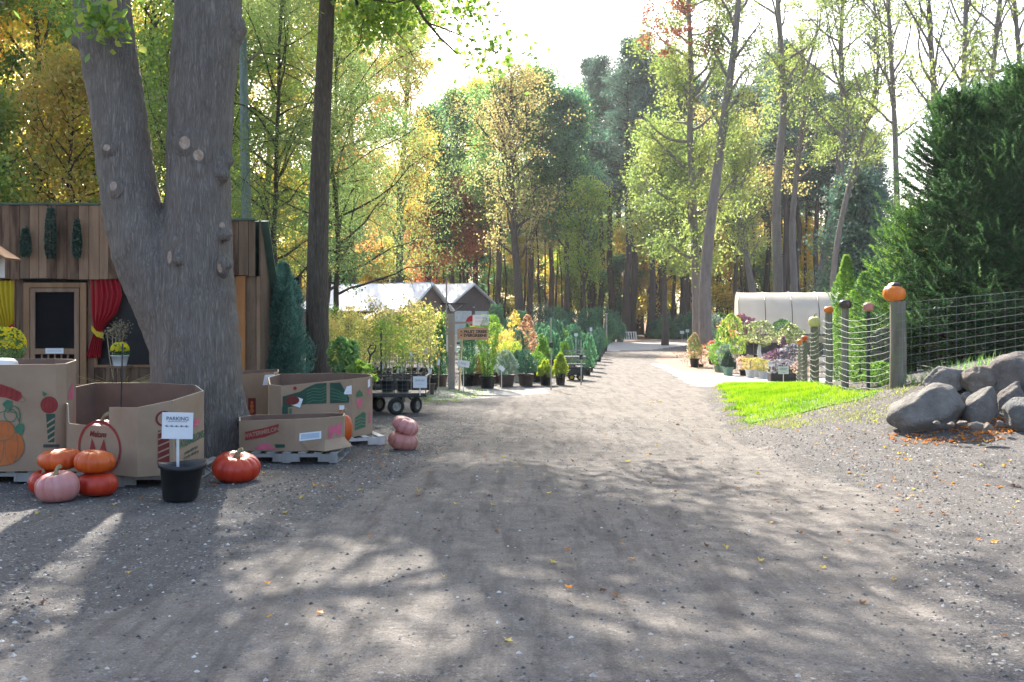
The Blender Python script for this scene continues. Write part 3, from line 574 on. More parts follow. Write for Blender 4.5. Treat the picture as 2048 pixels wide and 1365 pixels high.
PN = [(1185, 98, 1.02), (1197, 101, .95), (1222, 96, 1.0), (1251, 88, .98), (1263, 92, 1.0), (1300, 90, 1.0), (1316, 104, 1.05), (1330, 93, 1.0), (1362, 100, 1.0), (1376, 92, .95), (1440, 100, 1.0), (1528, 96, 1.0), (1575, 90, .96), (1612, 100, 1.0), (1655, 88, .8), (1238, 105, 1.0), (1280, 108, 1.03), (1345, 106, 1.0), (1400, 105, 1.0), (1480, 108, 1.0), (1550, 104, 1.0), (1700, 96, .8), (1740, 90, .7), (1500, 92, .85), (1565, 84, .93), (1595, 88, .95), (1640, 86, .86), (1688, 84, .8)]
for i, (px, D, sc) in enumerate(PN):
    plant('pine%d' % (i % 3), px, D, sc, rng.uniform(0, 6), None, 'tall straight pine with a bare dark trunk beyond the end of the track', 'tall pines at the end of the track')
for i in range(34):
    px = 1150+i*18+rng.uniform(-8, 8); plant('pole%d' % (i % 2), px, rng.uniform(90, 125), rng.uniform(.7, 1.05)*(.8 if px > 1620 else 1), rng.uniform(0, 6), None, 'slim bare trunked pine among the tall ones beyond the track', 'slim pines among the tall ones')
for i in range(30):
    px = 860+i*11+rng.uniform(-6, 6); plant('pole%d' % (i % 2), px, rng.uniform(80, 104), rng.uniform(.5, .75), rng.uniform(0, 6), ['lf_olive', 'lf_pine', 'lf_green'][i % 3], 'slim dark trunk in the thicket behind the barns', 'slim trunks behind the barns')
for i in range(40):
    px = -260+i*66+rng.uniform(-20, 20); D = rng.uniform(108, 135); s = rng.uniform(.75, 1.0)
    if px > 1600: s *= .62
    if px < 640: D -= 40; s *= .72
    plant('dec%d' % (i % 3), px, D, s, rng.uniform(0, 6), (['lf_yellow', 'lf_yg', 'lf_gold'][i % 3] if px < 640 else ['lf_yellow', 'lf_yg', 'lf_gold', 'lf_olive', 'lf_green', 'lf_blue'][i % 6]), 'one of the autumn trees massed deep in the woods', 'autumn trees deep in the woods')
for i in range(46):
    px = 560+i*28+rng.uniform(-10, 10); plant('low%d' % (i % 2), px, rng.uniform(95, 120), rng.uniform(.7, 1.3), rng.uniform(0, 6), ['lf_gold', 'lf_yg', 'lf_yellow', 'lf_locust', 'lf_blue'][i % 5], 'low yellowing understory tree between the far trunks', 'understory between the far trunks')
for i in range(36):
    px = -300+i*75+rng.uniform(-20, 20); plant('dec%d' % (i % 3), px, rng.uniform(140, 175), rng.uniform(.85, 1.05)*(.7 if px > 1600 else 1), rng.uniform(0, 6), ['lf_yellow', 'lf_yg', 'lf_locust'][i % 3], 'one of the farthest trees closing the view through the trunks', 'farthest trees')
# ---------------------------------------------------------------- materials of made things
M['plank'] = barkmat('plank', (.22, .135, .09), (.07, .04, .028), 7, .6, lichen=(.135, .085, .06))
M['plank2'] = barkmat('plank2', (.27, .17, .112), (.09, .053, .037), 7, .6)
M['plank3'] = barkmat('plank3', (.165, .11, .075), (.055, .035, .025), 8, .6)
M['frame_wood'] = barkmat('frame_wood', (.26, .15, .085), (.15, .08, .04), 7, .4)
M['orange_wood'] = barkmat('orange_wood', (.33, .15, .06), (.20, .085, .035), 7, .4)
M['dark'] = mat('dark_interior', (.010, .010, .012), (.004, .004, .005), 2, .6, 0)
M['screen'] = mat('window_screen', (.008, .008, .010), (.004, .004, .005), 1.5, .8, 0, spec=.1)
M['green_trim'] = mat('green_trim', (.07, .12, .09), (.04, .08, .06), 4, .5)
M['red_cloth'] = leafmat('red_cloth', [(.30, .004, .015), (.46, .008, .025)], .25, 1, .02)
M['yellow_cloth'] = leafmat('yellow_cloth', [(.55, .40, .01), (.66, .50, .02)], .25, 1, .02)
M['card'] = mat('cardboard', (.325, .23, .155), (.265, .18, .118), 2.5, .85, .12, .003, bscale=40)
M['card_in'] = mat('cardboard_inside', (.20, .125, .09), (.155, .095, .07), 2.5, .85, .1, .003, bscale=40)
M['card_edge'] = mat('cardboard_edge', (.62, .52, .40), (.5, .4, .3), 30, .9, .1)
def ink(nm, c): M[nm] = mat(nm, c, tuple(q*.75 for q in c), 9, .8, 0)
ink('ink_red', (.28, .03, .028)); ink('ink_maroon', (.16, .022, .02)); ink('ink_green', (.05, .15, .085)); ink('ink_dkgreen', (.025, .07, .045)); ink('ink_orange', (.50, .13, .03)); ink('ink_pink', (.60, .13, .20)); ink('ink_dark', (.05, .045, .04)); ink('ink_brown', (.22, .13, .08))
M['paper'] = mat('paper', (.72, .73, .77), (.66, .67, .70), 3, .6, 0)
M['label_blue'] = mat('label_blue', (.42, .52, .62), (.35, .45, .55), 30, .6, 0)
M['pallet'] = barkmat('pallet', (.27, .26, .25), (.14, .13, .125), 9, .5)
M['pallet_pale'] = barkmat('pallet_pale', (.55, .53, .50), (.38, .36, .34), 9, .4)
M['stem'] = mat('pumpkin_stem', (.36, .32, .18), (.20, .17, .09), 20, .8, .6, .01)
M['pot'] = mat('black_pot', (.022, .022, .024), (.012, .012, .013), 6, .45, .1)
M['pot_brown'] = mat('brown_pot', (.10, .07, .06), (.06, .045, .04), 6, .5, .1)
M['pot_white'] = mat('white_pot', (.62, .64, .68), (.5, .52, .56), 4, .5, .05)
M['pot_green'] = mat('green_pot', (.20, .34, .27), (.15, .27, .21), 4, .5, .05)
M['soil'] = mat('soil', (.06, .04, .03), (.02, .015, .012), 40, .95, .8, .02)
M['metal'] = mat('dark_metal', (.05, .055, .06), (.025, .028, .03), 12, .5, .2, metallic=.3)
M['galv'] = mat('galvanised', (.45, .46, .46), (.3, .3, .3), 12, .4, .1, metallic=.7)
M['tyre'] = mat('tyre_rubber', (.028, .027, .027), (.015, .015, .015), 20, .8, .3)
M['rim'] = mat('wheel_rim', (.36, .34, .30), (.22, .2, .18), 12, .6, .2)
M['rim_yellow'] = mat('yellow_rim', (.70, .45, .03), (.55, .33, .02), 12, .5, .1)
M['post'] = barkmat('post', (.25, .225, .19), (.13, .12, .09), 7, .8, lichen=(.16, .18, .10))
M['post_grey'] = barkmat('post_grey', (.30, .27, .25), (.18, .16, .15), 7, .6)
M['white_wood'] = mat('white_wood', (.70, .70, .70), (.55, .55, .55), 6, .6, .1)
M['stake'] = mat('stake_wood', (.58, .46, .30), (.45, .33, .2), 12, .7, .1)
M['brown_wall'] = mat('brown_siding', (.15, .105, .095), (.12, .085, .078), 3, .7, .1)
M['roof'] = mat('metal_roof', (.62, .63, .66), (.55, .56, .58), 2, .45, .05)
M['poly'] = leafmat('greenhouse_film', [(.52, .485, .43), (.68, .64, .58)], .4, .9, .06)
M['wire'] = mat('wire', (.40, .42, .38), (.3, .32, .28), 9, .7, 0, spec=.3)
M['wire_dark'] = mat('wire_weathered', (.26, .27, .27), (.2, .2, .2), 9, .9, 0, spec=.1)
M['red_paint'] = mat('red_paint', (.60, .02, .03), (.45, .015, .02), 5, .5, 0)

# ---------------------------------------------------------------- pumpkins
def pumpmat(nm, c1, c2, c3):
    m, n, b = newmat(nm); v = coords(n, (1, 1, .6)); f = noise(n, v, 4, 5, .6)
    col = ramp(n, f, [c2, c1, c3], [.3, .55, .8]); col = mixc(n, ramp(n, noise(n, coords(n), 38, 3), [(0, 0, 0), (.6, .6, .6)], [.66, .74]), col, tuple(min(1, q*1.25+.05) for q in c1))
    n.links.new(col, b.inputs['Base Color']); b.inputs['Roughness'].default_value = .38; b.inputs['Specular IOR Level'].default_value = .5; bump(n, b, noise(n, v, 30, 4), .15, .008); M[nm] = m
pumpmat('p_orange', (.56, .085, .006), (.44, .05, .005), (.64, .13, .012)); pumpmat('p_red', (.48, .03, .008), (.34, .016, .006), (.56, .07, .012)); pumpmat('p_pink', (.50, .20, .18), (.42, .13, .12), (.56, .30, .28))
pumpmat('p_dkpink', (.42, .16, .13), (.32, .10, .08), (.50, .25, .2)); pumpmat('p_cream', (.70, .60, .25), (.6, .5, .2), (.76, .7, .4)); pumpmat('p_black', (.03, .025, .025), (.015, .012, .012), (.20, .08, .05)); pumpmat('p_fire', (.70, .17, .008), (.60, .11, .006), (.74, .24, .02)); pumpmat('p_white', (.72, .72, .70), (.62, .62, .6), (.75, .75, .74))
def pumpkin(lab, loc, R_, H_, m, nr=11, dep=.09, tilt=(0, 0, 0), cat='pumpkin', name='pumpkin', stem=True, seed=0, group=None, dim=.16, cap=None):
    rng = np.random.default_rng(seed+5); ph = rng.uniform(.75, 1.25, 64)
    k = 18; u = np.linspace(0, math.pi, k); rr = R_*np.sin(u)**.72; zz = -H_/2*np.cos(u)*(1-dim*0); c = np.clip(1-rr/R_/.55, 0, 1)
    zz = H_/2*np.sign(-np.cos(u))*np.abs(np.cos(u))**.85*(1-dim*2*c**1.5)
    amp = rng.uniform(.93, 1.07, 6)
    def fn(r, z, a):
        s = np.abs(np.sin(a*nr/2+.25*np.sin(a*2+seed))); g = 1-dep*1.35*(1-s)**3.2
        lump = 1+.035*np.sin(a*2+seed)+.025*np.sin(a*3+seed*2.3)
        return r*g*lump, z*(.92+.08*g)*(1+.05*np.sin(a+seed))
    e = thing(name, lab, cat, loc, 0, group)
    mb = MB(); mb.lathe(list(zip(np.maximum(rr, .0005), zz)), 72, (0, 0, 0), 0, fn); o = mb.build('body', m, e, True)
    Mt = Matrix.Rotation(tilt[2], 4, 'Z')@Matrix.Rotation(tilt[1], 4, 'Y')@Matrix.Rotation(tilt[0], 4, 'X')
    o.matrix_local = Matrix.Translation((0, 0, H_/2))@Mt
    if stem:
        s = MB(); zt_ = H_/2*(1-dim*1.6); L = max(.04, H_*.32); s.tube([(0, 0, zt_-.02), (0, 0, zt_+L*.4), (L*.2, .0, zt_+L*.8), (L*.55, 0, zt_+L)], [.034*R_/.2+.004, .018*R_/.2+.003, .015*R_/.2+.003, .02*R_/.2+.003], 9)
        q = s.build('stem', M['stem'], e, True); q.matrix_local = Matrix.Translation((0, 0, H_/2))@Mt
    if cap:
        s = MB(); s.lathe([(.0005, H_*.70), (R_*.3, H_*.68), (R_*.56, H_*.56), (R_*.62, H_*.47), (R_*.4, H_*.38), (.0005, H_*.36)], 24, (R_*.08, 0, 0), 0, lambda r, z, a: (r*(1+.12*np.sin(a*5)+.07*np.sin(a*3+1)), z)); q = s.build('crown_cap', cap, e, True); q.matrix_local = Matrix.Translation((0, 0, H_/2)); q['label'] = 'dark warty cap on top'
    return e
X = lambda px, D: (px-1024)/2048*D
pumpkin('pale pink ribbed pumpkin at the front of the pile', (X(115, 9.0), 9.0, 0), .178, .265, M['p_pink'], 13, .10, (R(6), R(-3), 0), seed=1)
pumpkin('deep red orange pumpkin on the gravel right of the pink one', (X(193, 9.3), 9.3, 0), .182, .215, M['p_red'], 9, .07, (0, R(3), 1), seed=2)
pumpkin('small orange pumpkin half hidden behind the pink one', (X(88, 9.38), 9.38, 0), .135, .225, M['p_red'], 9, .07, (0, R(-8), 2), seed=3)
pumpkin('flat bright orange pumpkin resting on top at the right of the pile', (X(187, 9.3), 9.32, .212), .182, .20, M['p_orange'], 9, .10, (R(4), R(2), .5), seed=4, stem=False)
pumpkin('flat wide orange pumpkin resting on top at the left of the pile', (X(119, 9.42), 9.44, .222), .19, .185, M['p_orange'], 8, .09, (R(-3), R(-2), 2.2), seed=5, stem=False)
pumpkin('big glossy red orange pumpkin alone beside the maple roots', (X(472, 10.15), 10.15, 0), .232, .275, M['p_red'], 13, .10, (R(10), R(8), 0), seed=6)
pumpkin('dusky red pumpkin lying under the pale pink one by the pallet', (X(806, 12.6), 12.6, 0), .185, .225, M['p_dkpink'], 10, .12, (R(14), R(10), .4), seed=7, stem=False)
pumpkin('pale pink pumpkin balanced on the dusky red one', (X(811, 12.62), 12.64, .19), .165, .20, M['p_pink'], 10, .12, (R(16), R(22), .4), seed=8, stem=False)
pumpkin('orange pumpkin wedged behind the low watermelon bin', (X(683, 12.35), 12.35, .12), .13, .34, M['p_orange'], 9, .08, seed=9)

# ---------------------------------------------------------------- pots & plants
def pot(e, r, h, m, tilt=0):
    mb = MB(); mb.lathe([(r*.78, 0), (r*.95, h*.86), (r*1.05, h*.88), (r*1.05, h), (r*.97, h), (r*.93, h*.9)], 20); mb.add([(r*.78*math.cos(a), r*.78*math.sin(a), .003) for a in np.arange(12)*math.pi/6], [tuple(range(12))[::-1]])
    o = mb.build('pot', m, e, True); s = MB(); s.lathe([(.001, h*.93), (r*.9, h*.9)], 14); s.build('soil', M['soil'], e); return o
def foliage(e, kind, r, h, z0, n, l, wd, m, rng, name='foliage', up=.6, shell=.6, lumps=.15):
    u = rng.random(n)
    if kind == 'cone': t = 1-np.sqrt(1-u*.97); R0 = r*(1-t)**.85*np.minimum(1, .45+t*4)
    elif kind == 'spire': t = u; R0 = r*np.sin(np.pi*np.clip(t*.9+.08, 0, 1))**.6*(1-t*.45)
    elif kind == 'ball': t = .5-.5*np.cos(np.pi*u); R0 = r*np.sqrt(np.maximum(0, 1-(2*t-1)**2))+.01
    elif kind == 'vase': t = u; R0 = r*(.25+.75*t)*np.where(t > .85, (1-t)/.15*.5+.5, 1)
    a = rng.uniform(0, 2*math.pi, n); q = shell+(1-shell)*rng.random(n)**.5
    R0 = R0*q*(1+lumps*np.sin(a*3+t*7)+lumps*np.sin(a*5-t*11+1))
    P = np.stack([R0*np.cos(a), R0*np.sin(a), z0+t*h+rng.normal(0, l*.15, n)], -1)
    if kind in ('ball', 'cone'):
        dk = rng.normal(size=(16, 3)); dk /= np.linalg.norm(dk, axis=1)[:, None]; q3 = (P-[0, 0, z0+h/2])/[r, r, h/2+.01]; q3 /= np.linalg.norm(q3, axis=1)[:, None]+1e-6; mx = np.maximum(0, (q3@dk.T).max(1))**10
        P = np.array([0, 0, z0+h/2])+(P-[0, 0, z0+h/2])*(.80+.32*mx)[:, None]; kp = rng.random(n) < .45+.6*mx; P = P[kp]; a = a[kp]; n = len(P)
    out = np.stack([np.cos(a), np.sin(a), np.zeros(n)], -1)*.6
    mb = MB(); mb.leaves(P, rng, l, wd, up=up, outward=out); return mb.build(name, m, e)
def sapling_proto(seed, h, m, ptm, pr=.17, ph=.28, n=420, ls=.075, Rc=.32, lo=.3, asp=.7):
    e = thing('potted_sapling', 'x', 'sapling', (0, 0, 0)); pot(e, pr, ph, ptm)
    T, C = tree_mb(seed, h-ph, .012, .2, Rc, 18, int(n*1.25), ls*.75, lsd=4, sub=4, cl=.09, clump=4, tsides=6, flare=1, elev=(25, 60), asp=asp)
    t = T.build('trunk', M['bark_grey'], e, True, (0, 0, ph*.9)); c = C.build('crown', m, e, loc=(0, 0, ph*.9)); return e
M['lf_sap'] = leafmat('lf_sap', [(.18, .25, .06), (.40, .42, .12), (.60, .50, .16), (.62, .36, .22)], .55, 1.5, .06)
SP = [sapling_proto(300+i, hh, M[mt], M[pm], n=nn) for i, (hh, mt, pm, nn) in enumerate(((1.8, 'lf_sap', 'pot', 520), (1.7, 'lf_yg', 'pot', 560), (1.9, 'lf_olive', 'pot_brown', 380), (1.5, 'lf_yg', 'pot', 320), (1.35, 'lf_orange', 'pot', 200)))]
# ---------------------------------------------------------------- printing, lettering
def text_geo(s, size, shear=0, bold=0):
    cu = bpy.data.curves.new('t', 'FONT'); cu.body = s; cu.size = size; cu.align_x = 'CENTER'; cu.align_y = 'CENTER'; cu.shear = shear; cu.offset = bold
    o = bpy.data.objects.new('t', cu); COL.objects.link(o); dg = bpy.context.evaluated_depsgraph_get(); me = bpy.data.meshes.new_from_object(o.evaluated_get(dg))
    V = np.array([v.co[:] for v in me.vertices]); F = [tuple(p.vertices) for p in me.polygons]
    bpy.data.objects.remove(o); bpy.data.curves.remove(cu); bpy.data.meshes.remove(me); return V, F
def decal(parent, name, p0, p1, shapes, off=.004, label=None, base=(0, 0, 0)):
    """shapes on the upright plane through p0-p1 (u metres from p0 along it, z up)"""
    p0 = np.array(p0[:2], float); p1 = np.array(p1[:2], float); d = p1-p0; d /= np.linalg.norm(d); nrm = np.array([d[1], -d[0]])
    mb = MB(); mats = []; lift = off
    for sh in shapes:
        k, mk = sh[0], sh[-1]
        if mk not in mats: mats.append(mk)
        mi = mats.index(mk); lift += .0006
        if k == 'poly': P = [np.array(sh[1], float)]; F = [[tuple(range(len(sh[1])))]]
        elif k == 'disc':
            cu, cz, rx, rz = sh[1:5]; a = np.arange(28)*2*math.pi/28; P = [np.stack([cu+rx*np.cos(a), cz+rz*np.sin(a)], -1)]; F = [[tuple(range(28))]]
        elif k == 'ring':
            cu, cz, rx, rz, t = sh[1:6]; a = np.arange(40)*2*math.pi/40
            P = [np.concatenate([np.stack([cu+rx*np.cos(a), cz+rz*np.sin(a)], -1), np.stack([cu+(rx-t)*np.cos(a), cz+(rz-t)*np.sin(a)], -1)])]; F = [[(i, (i+1) % 40, 40+(i+1) % 40, 40+i) for i in range(40)]]
        elif k == 'line':
            Q = np.array(sh[1], float); t = sh[2]; T = np.gradient(Q, axis=0); T /= np.linalg.norm(T, axis=1)[:, None]+1e-9; Nn = np.stack([-T[:, 1], T[:, 0]], -1)*t/2
            P = [np.concatenate([Q+Nn, Q-Nn])]; q = len(Q); F = [[(i, i+1, q+i+1, q+i) for i in range(q-1)]]
        elif k == 'text':
            s, cu, cz, size, rot, shear = sh[1:7]; V, Fa = text_geo(s, size, shear, size*.03); c, s_ = math.cos(rot), math.sin(rot)
            P = [np.stack([cu+V[:, 0]*c-V[:, 1]*s_, cz+V[:, 0]*s_+V[:, 1]*c], -1)]; F = [Fa]
        for a, f in zip(P, F):
            w3 = np.stack([p0[0]+a[:, 0]*d[0]+nrm[0]*lift, p0[1]+a[:, 0]*d[1]+nrm[1]*lift, a[:, 1]], -1)-np.array(base); mb.add(w3, f, mi)
    o = mb.build(name, [M[q] for q in mats], parent)
    if label: o['label'] = label
    return o
def bin_(lab, pts, zb, name='cardboard_bin', th=.012):
    """pts: closed outline (x, y, rim height); doubled points make a step in the rim"""
    c = np.mean([p[:2] for p in pts], axis=0); e = thing(name, lab, 'box', (c[0], c[1], zb))
    n_ = len(pts); O = np.array([p[:2] for p in pts])-c; I = O*(1-th/np.linalg.norm(O, axis=1).mean()*1.3); zt_ = np.array([p[2] for p in pts])-zb
    mb = MB(); V = []; K = 6
    V = np.concatenate([np.c_[O, np.zeros(n_)], np.c_[O, zt_], np.c_[I, zt_], np.c_[I, np.full(n_, .01)]]); F0 = []; F1 = []; F2 = []
    for i in range(n_):
        j = (i+1) % n_; F0.append((i, j, n_+j, n_+i)); F2.append((n_+i, n_+j, 2*n_+j, 2*n_+i)); F1.append((2*n_+i, 2*n_+j, 3*n_+j, 3*n_+i))
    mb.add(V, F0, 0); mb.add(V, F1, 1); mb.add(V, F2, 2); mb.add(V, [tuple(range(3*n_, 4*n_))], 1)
    mb.build('carton_wall', [M['card'], M['card_in'], M['card_edge']], e); return e, c
def pallet(lab, c, L, Wd, rz, m='pallet', z=0):
    e = thing('pallet', lab, 'pallet', (c[0], c[1], z), rz); k = 7
    for y in (-Wd/2+.02, 0, Wd/2-.02):
        s = MB(); s.box((-L/2+.11, y, .058), (.22, .036, .085)); s.box((0, y, .058), (.30, .036, .085)); s.box((L/2-.11, y, .058), (.22, .036, .085)); s.box((0, y, .084), (L, .037, .035)); s.build('stringer', M[m], e)
    for i in range(k):
        x = -L/2+.045+(L-.09)*i/(k-1); bev(MB().box((x, 0, .110), (.088, Wd, .017)).build('deck_board', M[m], e), .003, 1)
    for x in (-L/2+.05, 0, L/2-.05): MB().box((x, 0, .0085), (.09, Wd, .016)).build('base_board', M[m], e)
    return e
def v2(px, D): return (X(px, D), D)
# bin M (front)
zb = .121
a_, b_, c_, d_, e_ = v2(113, 10.5), v2(135, 10.02), v2(275, 9.62), v2(347, 9.78), v2(408, 10.6)
def lp(p, q, t): return (p[0]+(q[0]-p[0])*t, p[1]+(q[1]-p[1])*t)
nb = lp(b_, c_, .60)
B, cB = bin_('cut down watermelon bin printed with a big red M in a circle', [(*a_, .83), (*lp(a_, b_, .6), .79), (*b_, .775), (*lp(b_, c_, .015), .60), (*lp(b_, c_, .03), .585), (*nb, .575), (*lp(b_, c_, .605), .765), (*c_, .775), (*d_, .83), (*e_, .865), (*v2(392, 11.3), .88), (*v2(300, 11.65), .885), (*v2(190, 11.7), .88), (*v2(150, 11.3), .86)], zb)
bs = (cB[0], cB[1], zb); Lb = math.dist(b_, c_); um = Lb*.47
decal(B, 'printed_emblem', b_, c_, [('ring', um, .37, .285, .265, .028, 'ink_red'), ('poly', [(um-.16, .20), (um-.10, .46), (um-.02, .30), (um+.06, .46), (um+.13, .20), (um+.07, .20), (um+.05, .33), (um-.01, .22), (um-.02, .22), (um-.085, .34), (um-.10, .20)], 'ink_red'), ('text', 'Melons', um-.02, .50, .075, 0, .2, 'ink_maroon'), ('line', [(um-.06, .475), (um+.04, .475)], .006, 'ink_maroon')], base=bs, label='big red circle with a red letter M')
Lc = math.dist(c_, d_)
st = [('disc', Lc*.72, .66, .075, .075, 'ink_maroon'), ('disc', Lc*.72, .66, .055, .055, 'card'), ('poly', [(Lc*.72-.055, .22), (Lc*.72+.055, .22), (Lc*.72+.05, .55), (Lc*.72-.05, .55)], 'ink_maroon')]
for i in range(5): st.append(('poly', [(Lc*.72-.052, .27+i*.062), (Lc*.72+.05, .31+i*.062), (Lc*.72+.05, .325+i*.062), (Lc*.72-.052, .285+i*.062)], 'card'))
decal(B, 'printed_fork', c_, d_, st, base=bs, label='dark red striped column under a ring')
Ld = math.dist(d_, e_)
decal(B, 'printed_lettering', d_, e_, [('text', 'WATERMELONS', Ld*.52, .40, .105, .06, 0, 'ink_green'), ('text', 'product of the farm', Ld*.55, .30, .045, .06, 0, 'ink_dkgreen'), ('text', 'keep dry - this side up', Ld*.55, .255, .045, .06, 0, 'ink_dkgreen'), ('poly', [(Ld*.6, .52), (Ld*.85, .54), (Ld*.8, .6), (Ld*.66, .59)], 'ink_pink')], base=bs, label='green lettering')
pumpkin('pale pink pumpkin lying inside the bin with the red M', (X(207, 10.6), 10.6, .14), .19, .42, M['p_pink'], 11, .1, (R(10), 0, 0), seed=11)
t = thing('garden_stake', 'thin dark rod standing up out of the bin with the red M', 'stake', (X(241, 10.7), 10.7, .13)); MB().tube([(0, 0, 0), (.0, .02, .6), (.01, .03, 1.22)], .008, 6).build('rod', M['metal'], t)
pallet('grey pallet under the bin with the red M', ((b_[0]+e_[0])/2-.02, 10.42), 1.32, 1.25, R(3))
# tall pumpkin bin (left edge)
q0, q1, q2, q3 = (X(-60, 9.95), 9.95), v2(112, 10.02), v2(133, 10.12), v2(152, 10.6)
A, cA = bin_('tall pumpkin bin printed with orange pumpkins and green vines at the left edge', [(*q0, 1.16), (*q1, 1.165), (*q2, 1.168), (*q3, 1.18), (X(152, 11.1), 11.1, 1.17), (X(110, 11.4), 11.4, 1.17), (X(-60, 11.4), 11.4, 1.16), (X(-110, 10.8), 10.8, 1.16), (X(-110, 10.3), 10.3, 1.16)], zb)
bs = (cA[0], cA[1], zb); f = lambda px: (px+60)/2048*9.97
def zz(py, D=9.97): return CH-(py-640)/2048*D
bigp = []
def lob(px, py, rw, rh, mk): return ('disc', f(px), zz(py), rw/2048*9.97, rh/2048*9.97, mk)
bigp += [lob(2, 893, 44, 40, 'ink_brown'), lob(2, 893, 42, 38, 'ink_orange'), lob(-8, 893, 14, 38, 'ink_brown'), lob(-8, 893, 12, 37, 'ink_orange'), lob(20, 893, 13, 36, 'ink_brown'), lob(20, 893, 11.5, 35, 'ink_orange'), lob(4, 862, 24, 21, 'ink_brown'), lob(4, 862, 22, 19, 'ink_orange'), lob(8, 862, 7, 19, 'ink_brown'), lob(8, 862, 6, 18, 'ink_orange')]
sw = np.array([(f(20+17*math.cos(a)*(1-a/16)), zz(830-20*math.sin(a)*(1-a/16))) for a in np.linspace(-.6, 9, 40)])
vine = [('line', sw, .008, 'ink_green'), ('line', [(f(-10), zz(828)), (f(10), zz(822)), (f(28), zz(826)), (f(36), zz(845))], .008, 'ink_green'), ('line', [(f(22), zz(812)), (f(34), zz(816)), (f(38), zz(830)), (f(36), zz(850))], .008, 'ink_green'),
        ('poly', [(f(3), zz(808)), (f(12), zz(800)), (f(22), zz(803)), (f(21), zz(818)), (f(14), zz(820)), (f(6), zz(813))], 'ink_green'), ('poly', [(f(25), zz(858)), (f(34), zz(848)), (f(44), zz(848)), (f(44), zz(862)), (f(40), zz(871)), (f(30), zz(866))], 'ink_green')]
decal(A, 'printed_pumpkins', q0, q1, bigp+vine, base=bs, label='stack of orange pumpkins with green leaves and vines')
rib = [('poly', [(f(-25), zz(772)), (f(0), zz(769)), (f(20), zz(776)), (f(38), zz(785)), (f(41), zz(795)), (f(32), zz(804)), (f(10), zz(796)), (f(-25), zz(791))], 'ink_red')]+[('line', [(f(a), zz(b)), (f(a-3), zz(b+18))], .006, 'ink_maroon') for a, b in ((-8, 770), (2, 771), (12, 775), (22, 779), (31, 784))]+[('line', [(f(42+5*math.cos(a)), zz(800-5*math.sin(a))) for a in np.linspace(-2.5, 2.4, 12)], .006, 'ink_brown')]
decal(A, 'printed_squash', q0, q1, rib, base=bs, label='ribbed red squash print')
col = [lob(93, 811, 17, 17, 'ink_maroon'), lob(93, 811, 15.5, 15.5, 'ink_red')]+[('line', [(f(93+a), zz(797)), (f(93+a*1.5), zz(811)), (f(93+a), zz(826))], .005, 'ink_maroon') for a in (-6, 0, 6)]+[('poly', [(f(80), zz(783)), (f(89), zz(789)), (f(84), zz(794)), (f(81), zz(792))], 'ink_green'), ('poly', [(f(87), zz(829)), (f(105), zz(829)), (f(103), zz(886)), (f(91), zz(886))], 'ink_dkgreen')]
for i in range(4): col.append(('poly', [(f(89), zz(846+i*12)), (f(104), zz(836+i*12)), (f(104), zz(840+i*12)), (f(89), zz(850+i*12))], 'card'))
col += [('poly', [(f(82), zz(890)), (f(114), zz(890)), (f(114), zz(896)), (f(82), zz(896))], 'ink_dark')]
decal(A, 'printed_lollipop', q0, q1, col, base=bs, label='small red pumpkin over a green striped column')
decal(A, 'printed_pink', q2, q3, [('poly', [(.05, .82), (.12, .80), (.30, .79), (.34, .90), (.28, .97), (.2, .92), (.13, .9)], 'ink_pink')], base=bs)
pallet('grey pallet under the tall pumpkin bin', (X(40, 10.7)-.2, 10.66), 1.35, 1.3, R(1))
pumpkin('white gourd heaped on top of the tall pumpkin bin', (X(5, 10.7), 10.75, 1.14-.10), .13, .16, M['p_white'], 9, .05, seed=12, stem=False, cat='gourd', name='gourd')
# low watermelon bin
w0, w1, w2, w3 = (X(478, 11.55), 11.55), v2(590, 11.5), v2(650, 11.56), v2(688, 11.78)
C_, cC = bin_('low cut down watermelon bin with slanted red lettering', [(*w0, .46), (*w1, .485), (*w2, .495), (*w3, .495), (X(690, 12.15), 12.15, .49), (X(655, 12.3), 12.3, .48), (X(500, 12.25), 12.25, .46), (X(478, 12.1), 12.1, .45)], zb)
bs = (cC[0], cC[1], zb); Lw = math.dist(w0, w1)
decal(C_, 'printed_lettering', w0, w1, [('poly', [(.07, .24), (.30, .28), (.46, .345), (.46, .43), (.30, .385), (.07, .335)], 'ink_red'), ('text', 'WATERMELONS', .27, .332, .062, .22, .1, 'card')], base=bs, label='red slanted lettering band')
decal(C_, 'printed_melon', w0, w1, [('poly', [(.18, .15), (.25, .20), (.33, .21), (.43, .15), (.35, .138), (.22, .137)], 'ink_pink'), ('poly', [(.425, .16), (.53, .165), (.53, .20), (.41, .20)], 'ink_dkgreen')], base=bs, label='pink melon slice')
decal(C_, 'shipping_label', w1, w2, [('poly', [(.045, .235), (.29, .26), (.29, .345), (.05, .325)], 'paper'), ('poly', [(.065, .255), (.27, .272), (.27, .33), (.068, .312)], 'label_blue')], base=bs, label='white shipping label')
decal(C_, 'printed_pink', w2, w3, [('poly', [(.05, .25), (.10, .25), (.11, .31), (.17, .31), (.18, .27), (.24, .29), (.24, .42), (.18, .40), (.05, .385)], 'ink_pink')], base=bs, label='pink melon print')
fl = MB(); fl.add(np.array([(*lp(w1, w2, .2), .235), (*w2, .24), (*w3, .25), (w3[0]+.12, w3[1]-.14, .16), (w2[0]+.03, w2[1]-.17, .135), (*lp(w1, w2, .45), .13)])-np.array(bs)+np.array([0, -.01, 0]), [(0, 1, 4, 5), (1, 2, 3, 4)]); fl = fl.build('bent_flap', [M['card']], C_); so_ = fl.modifiers.new('s', 'SOLIDIFY'); so_.thickness = .006
pallet('dark grey pallet under the low watermelon bin', (X(590, 11.9), 11.9), 1.15, .95, R(0))
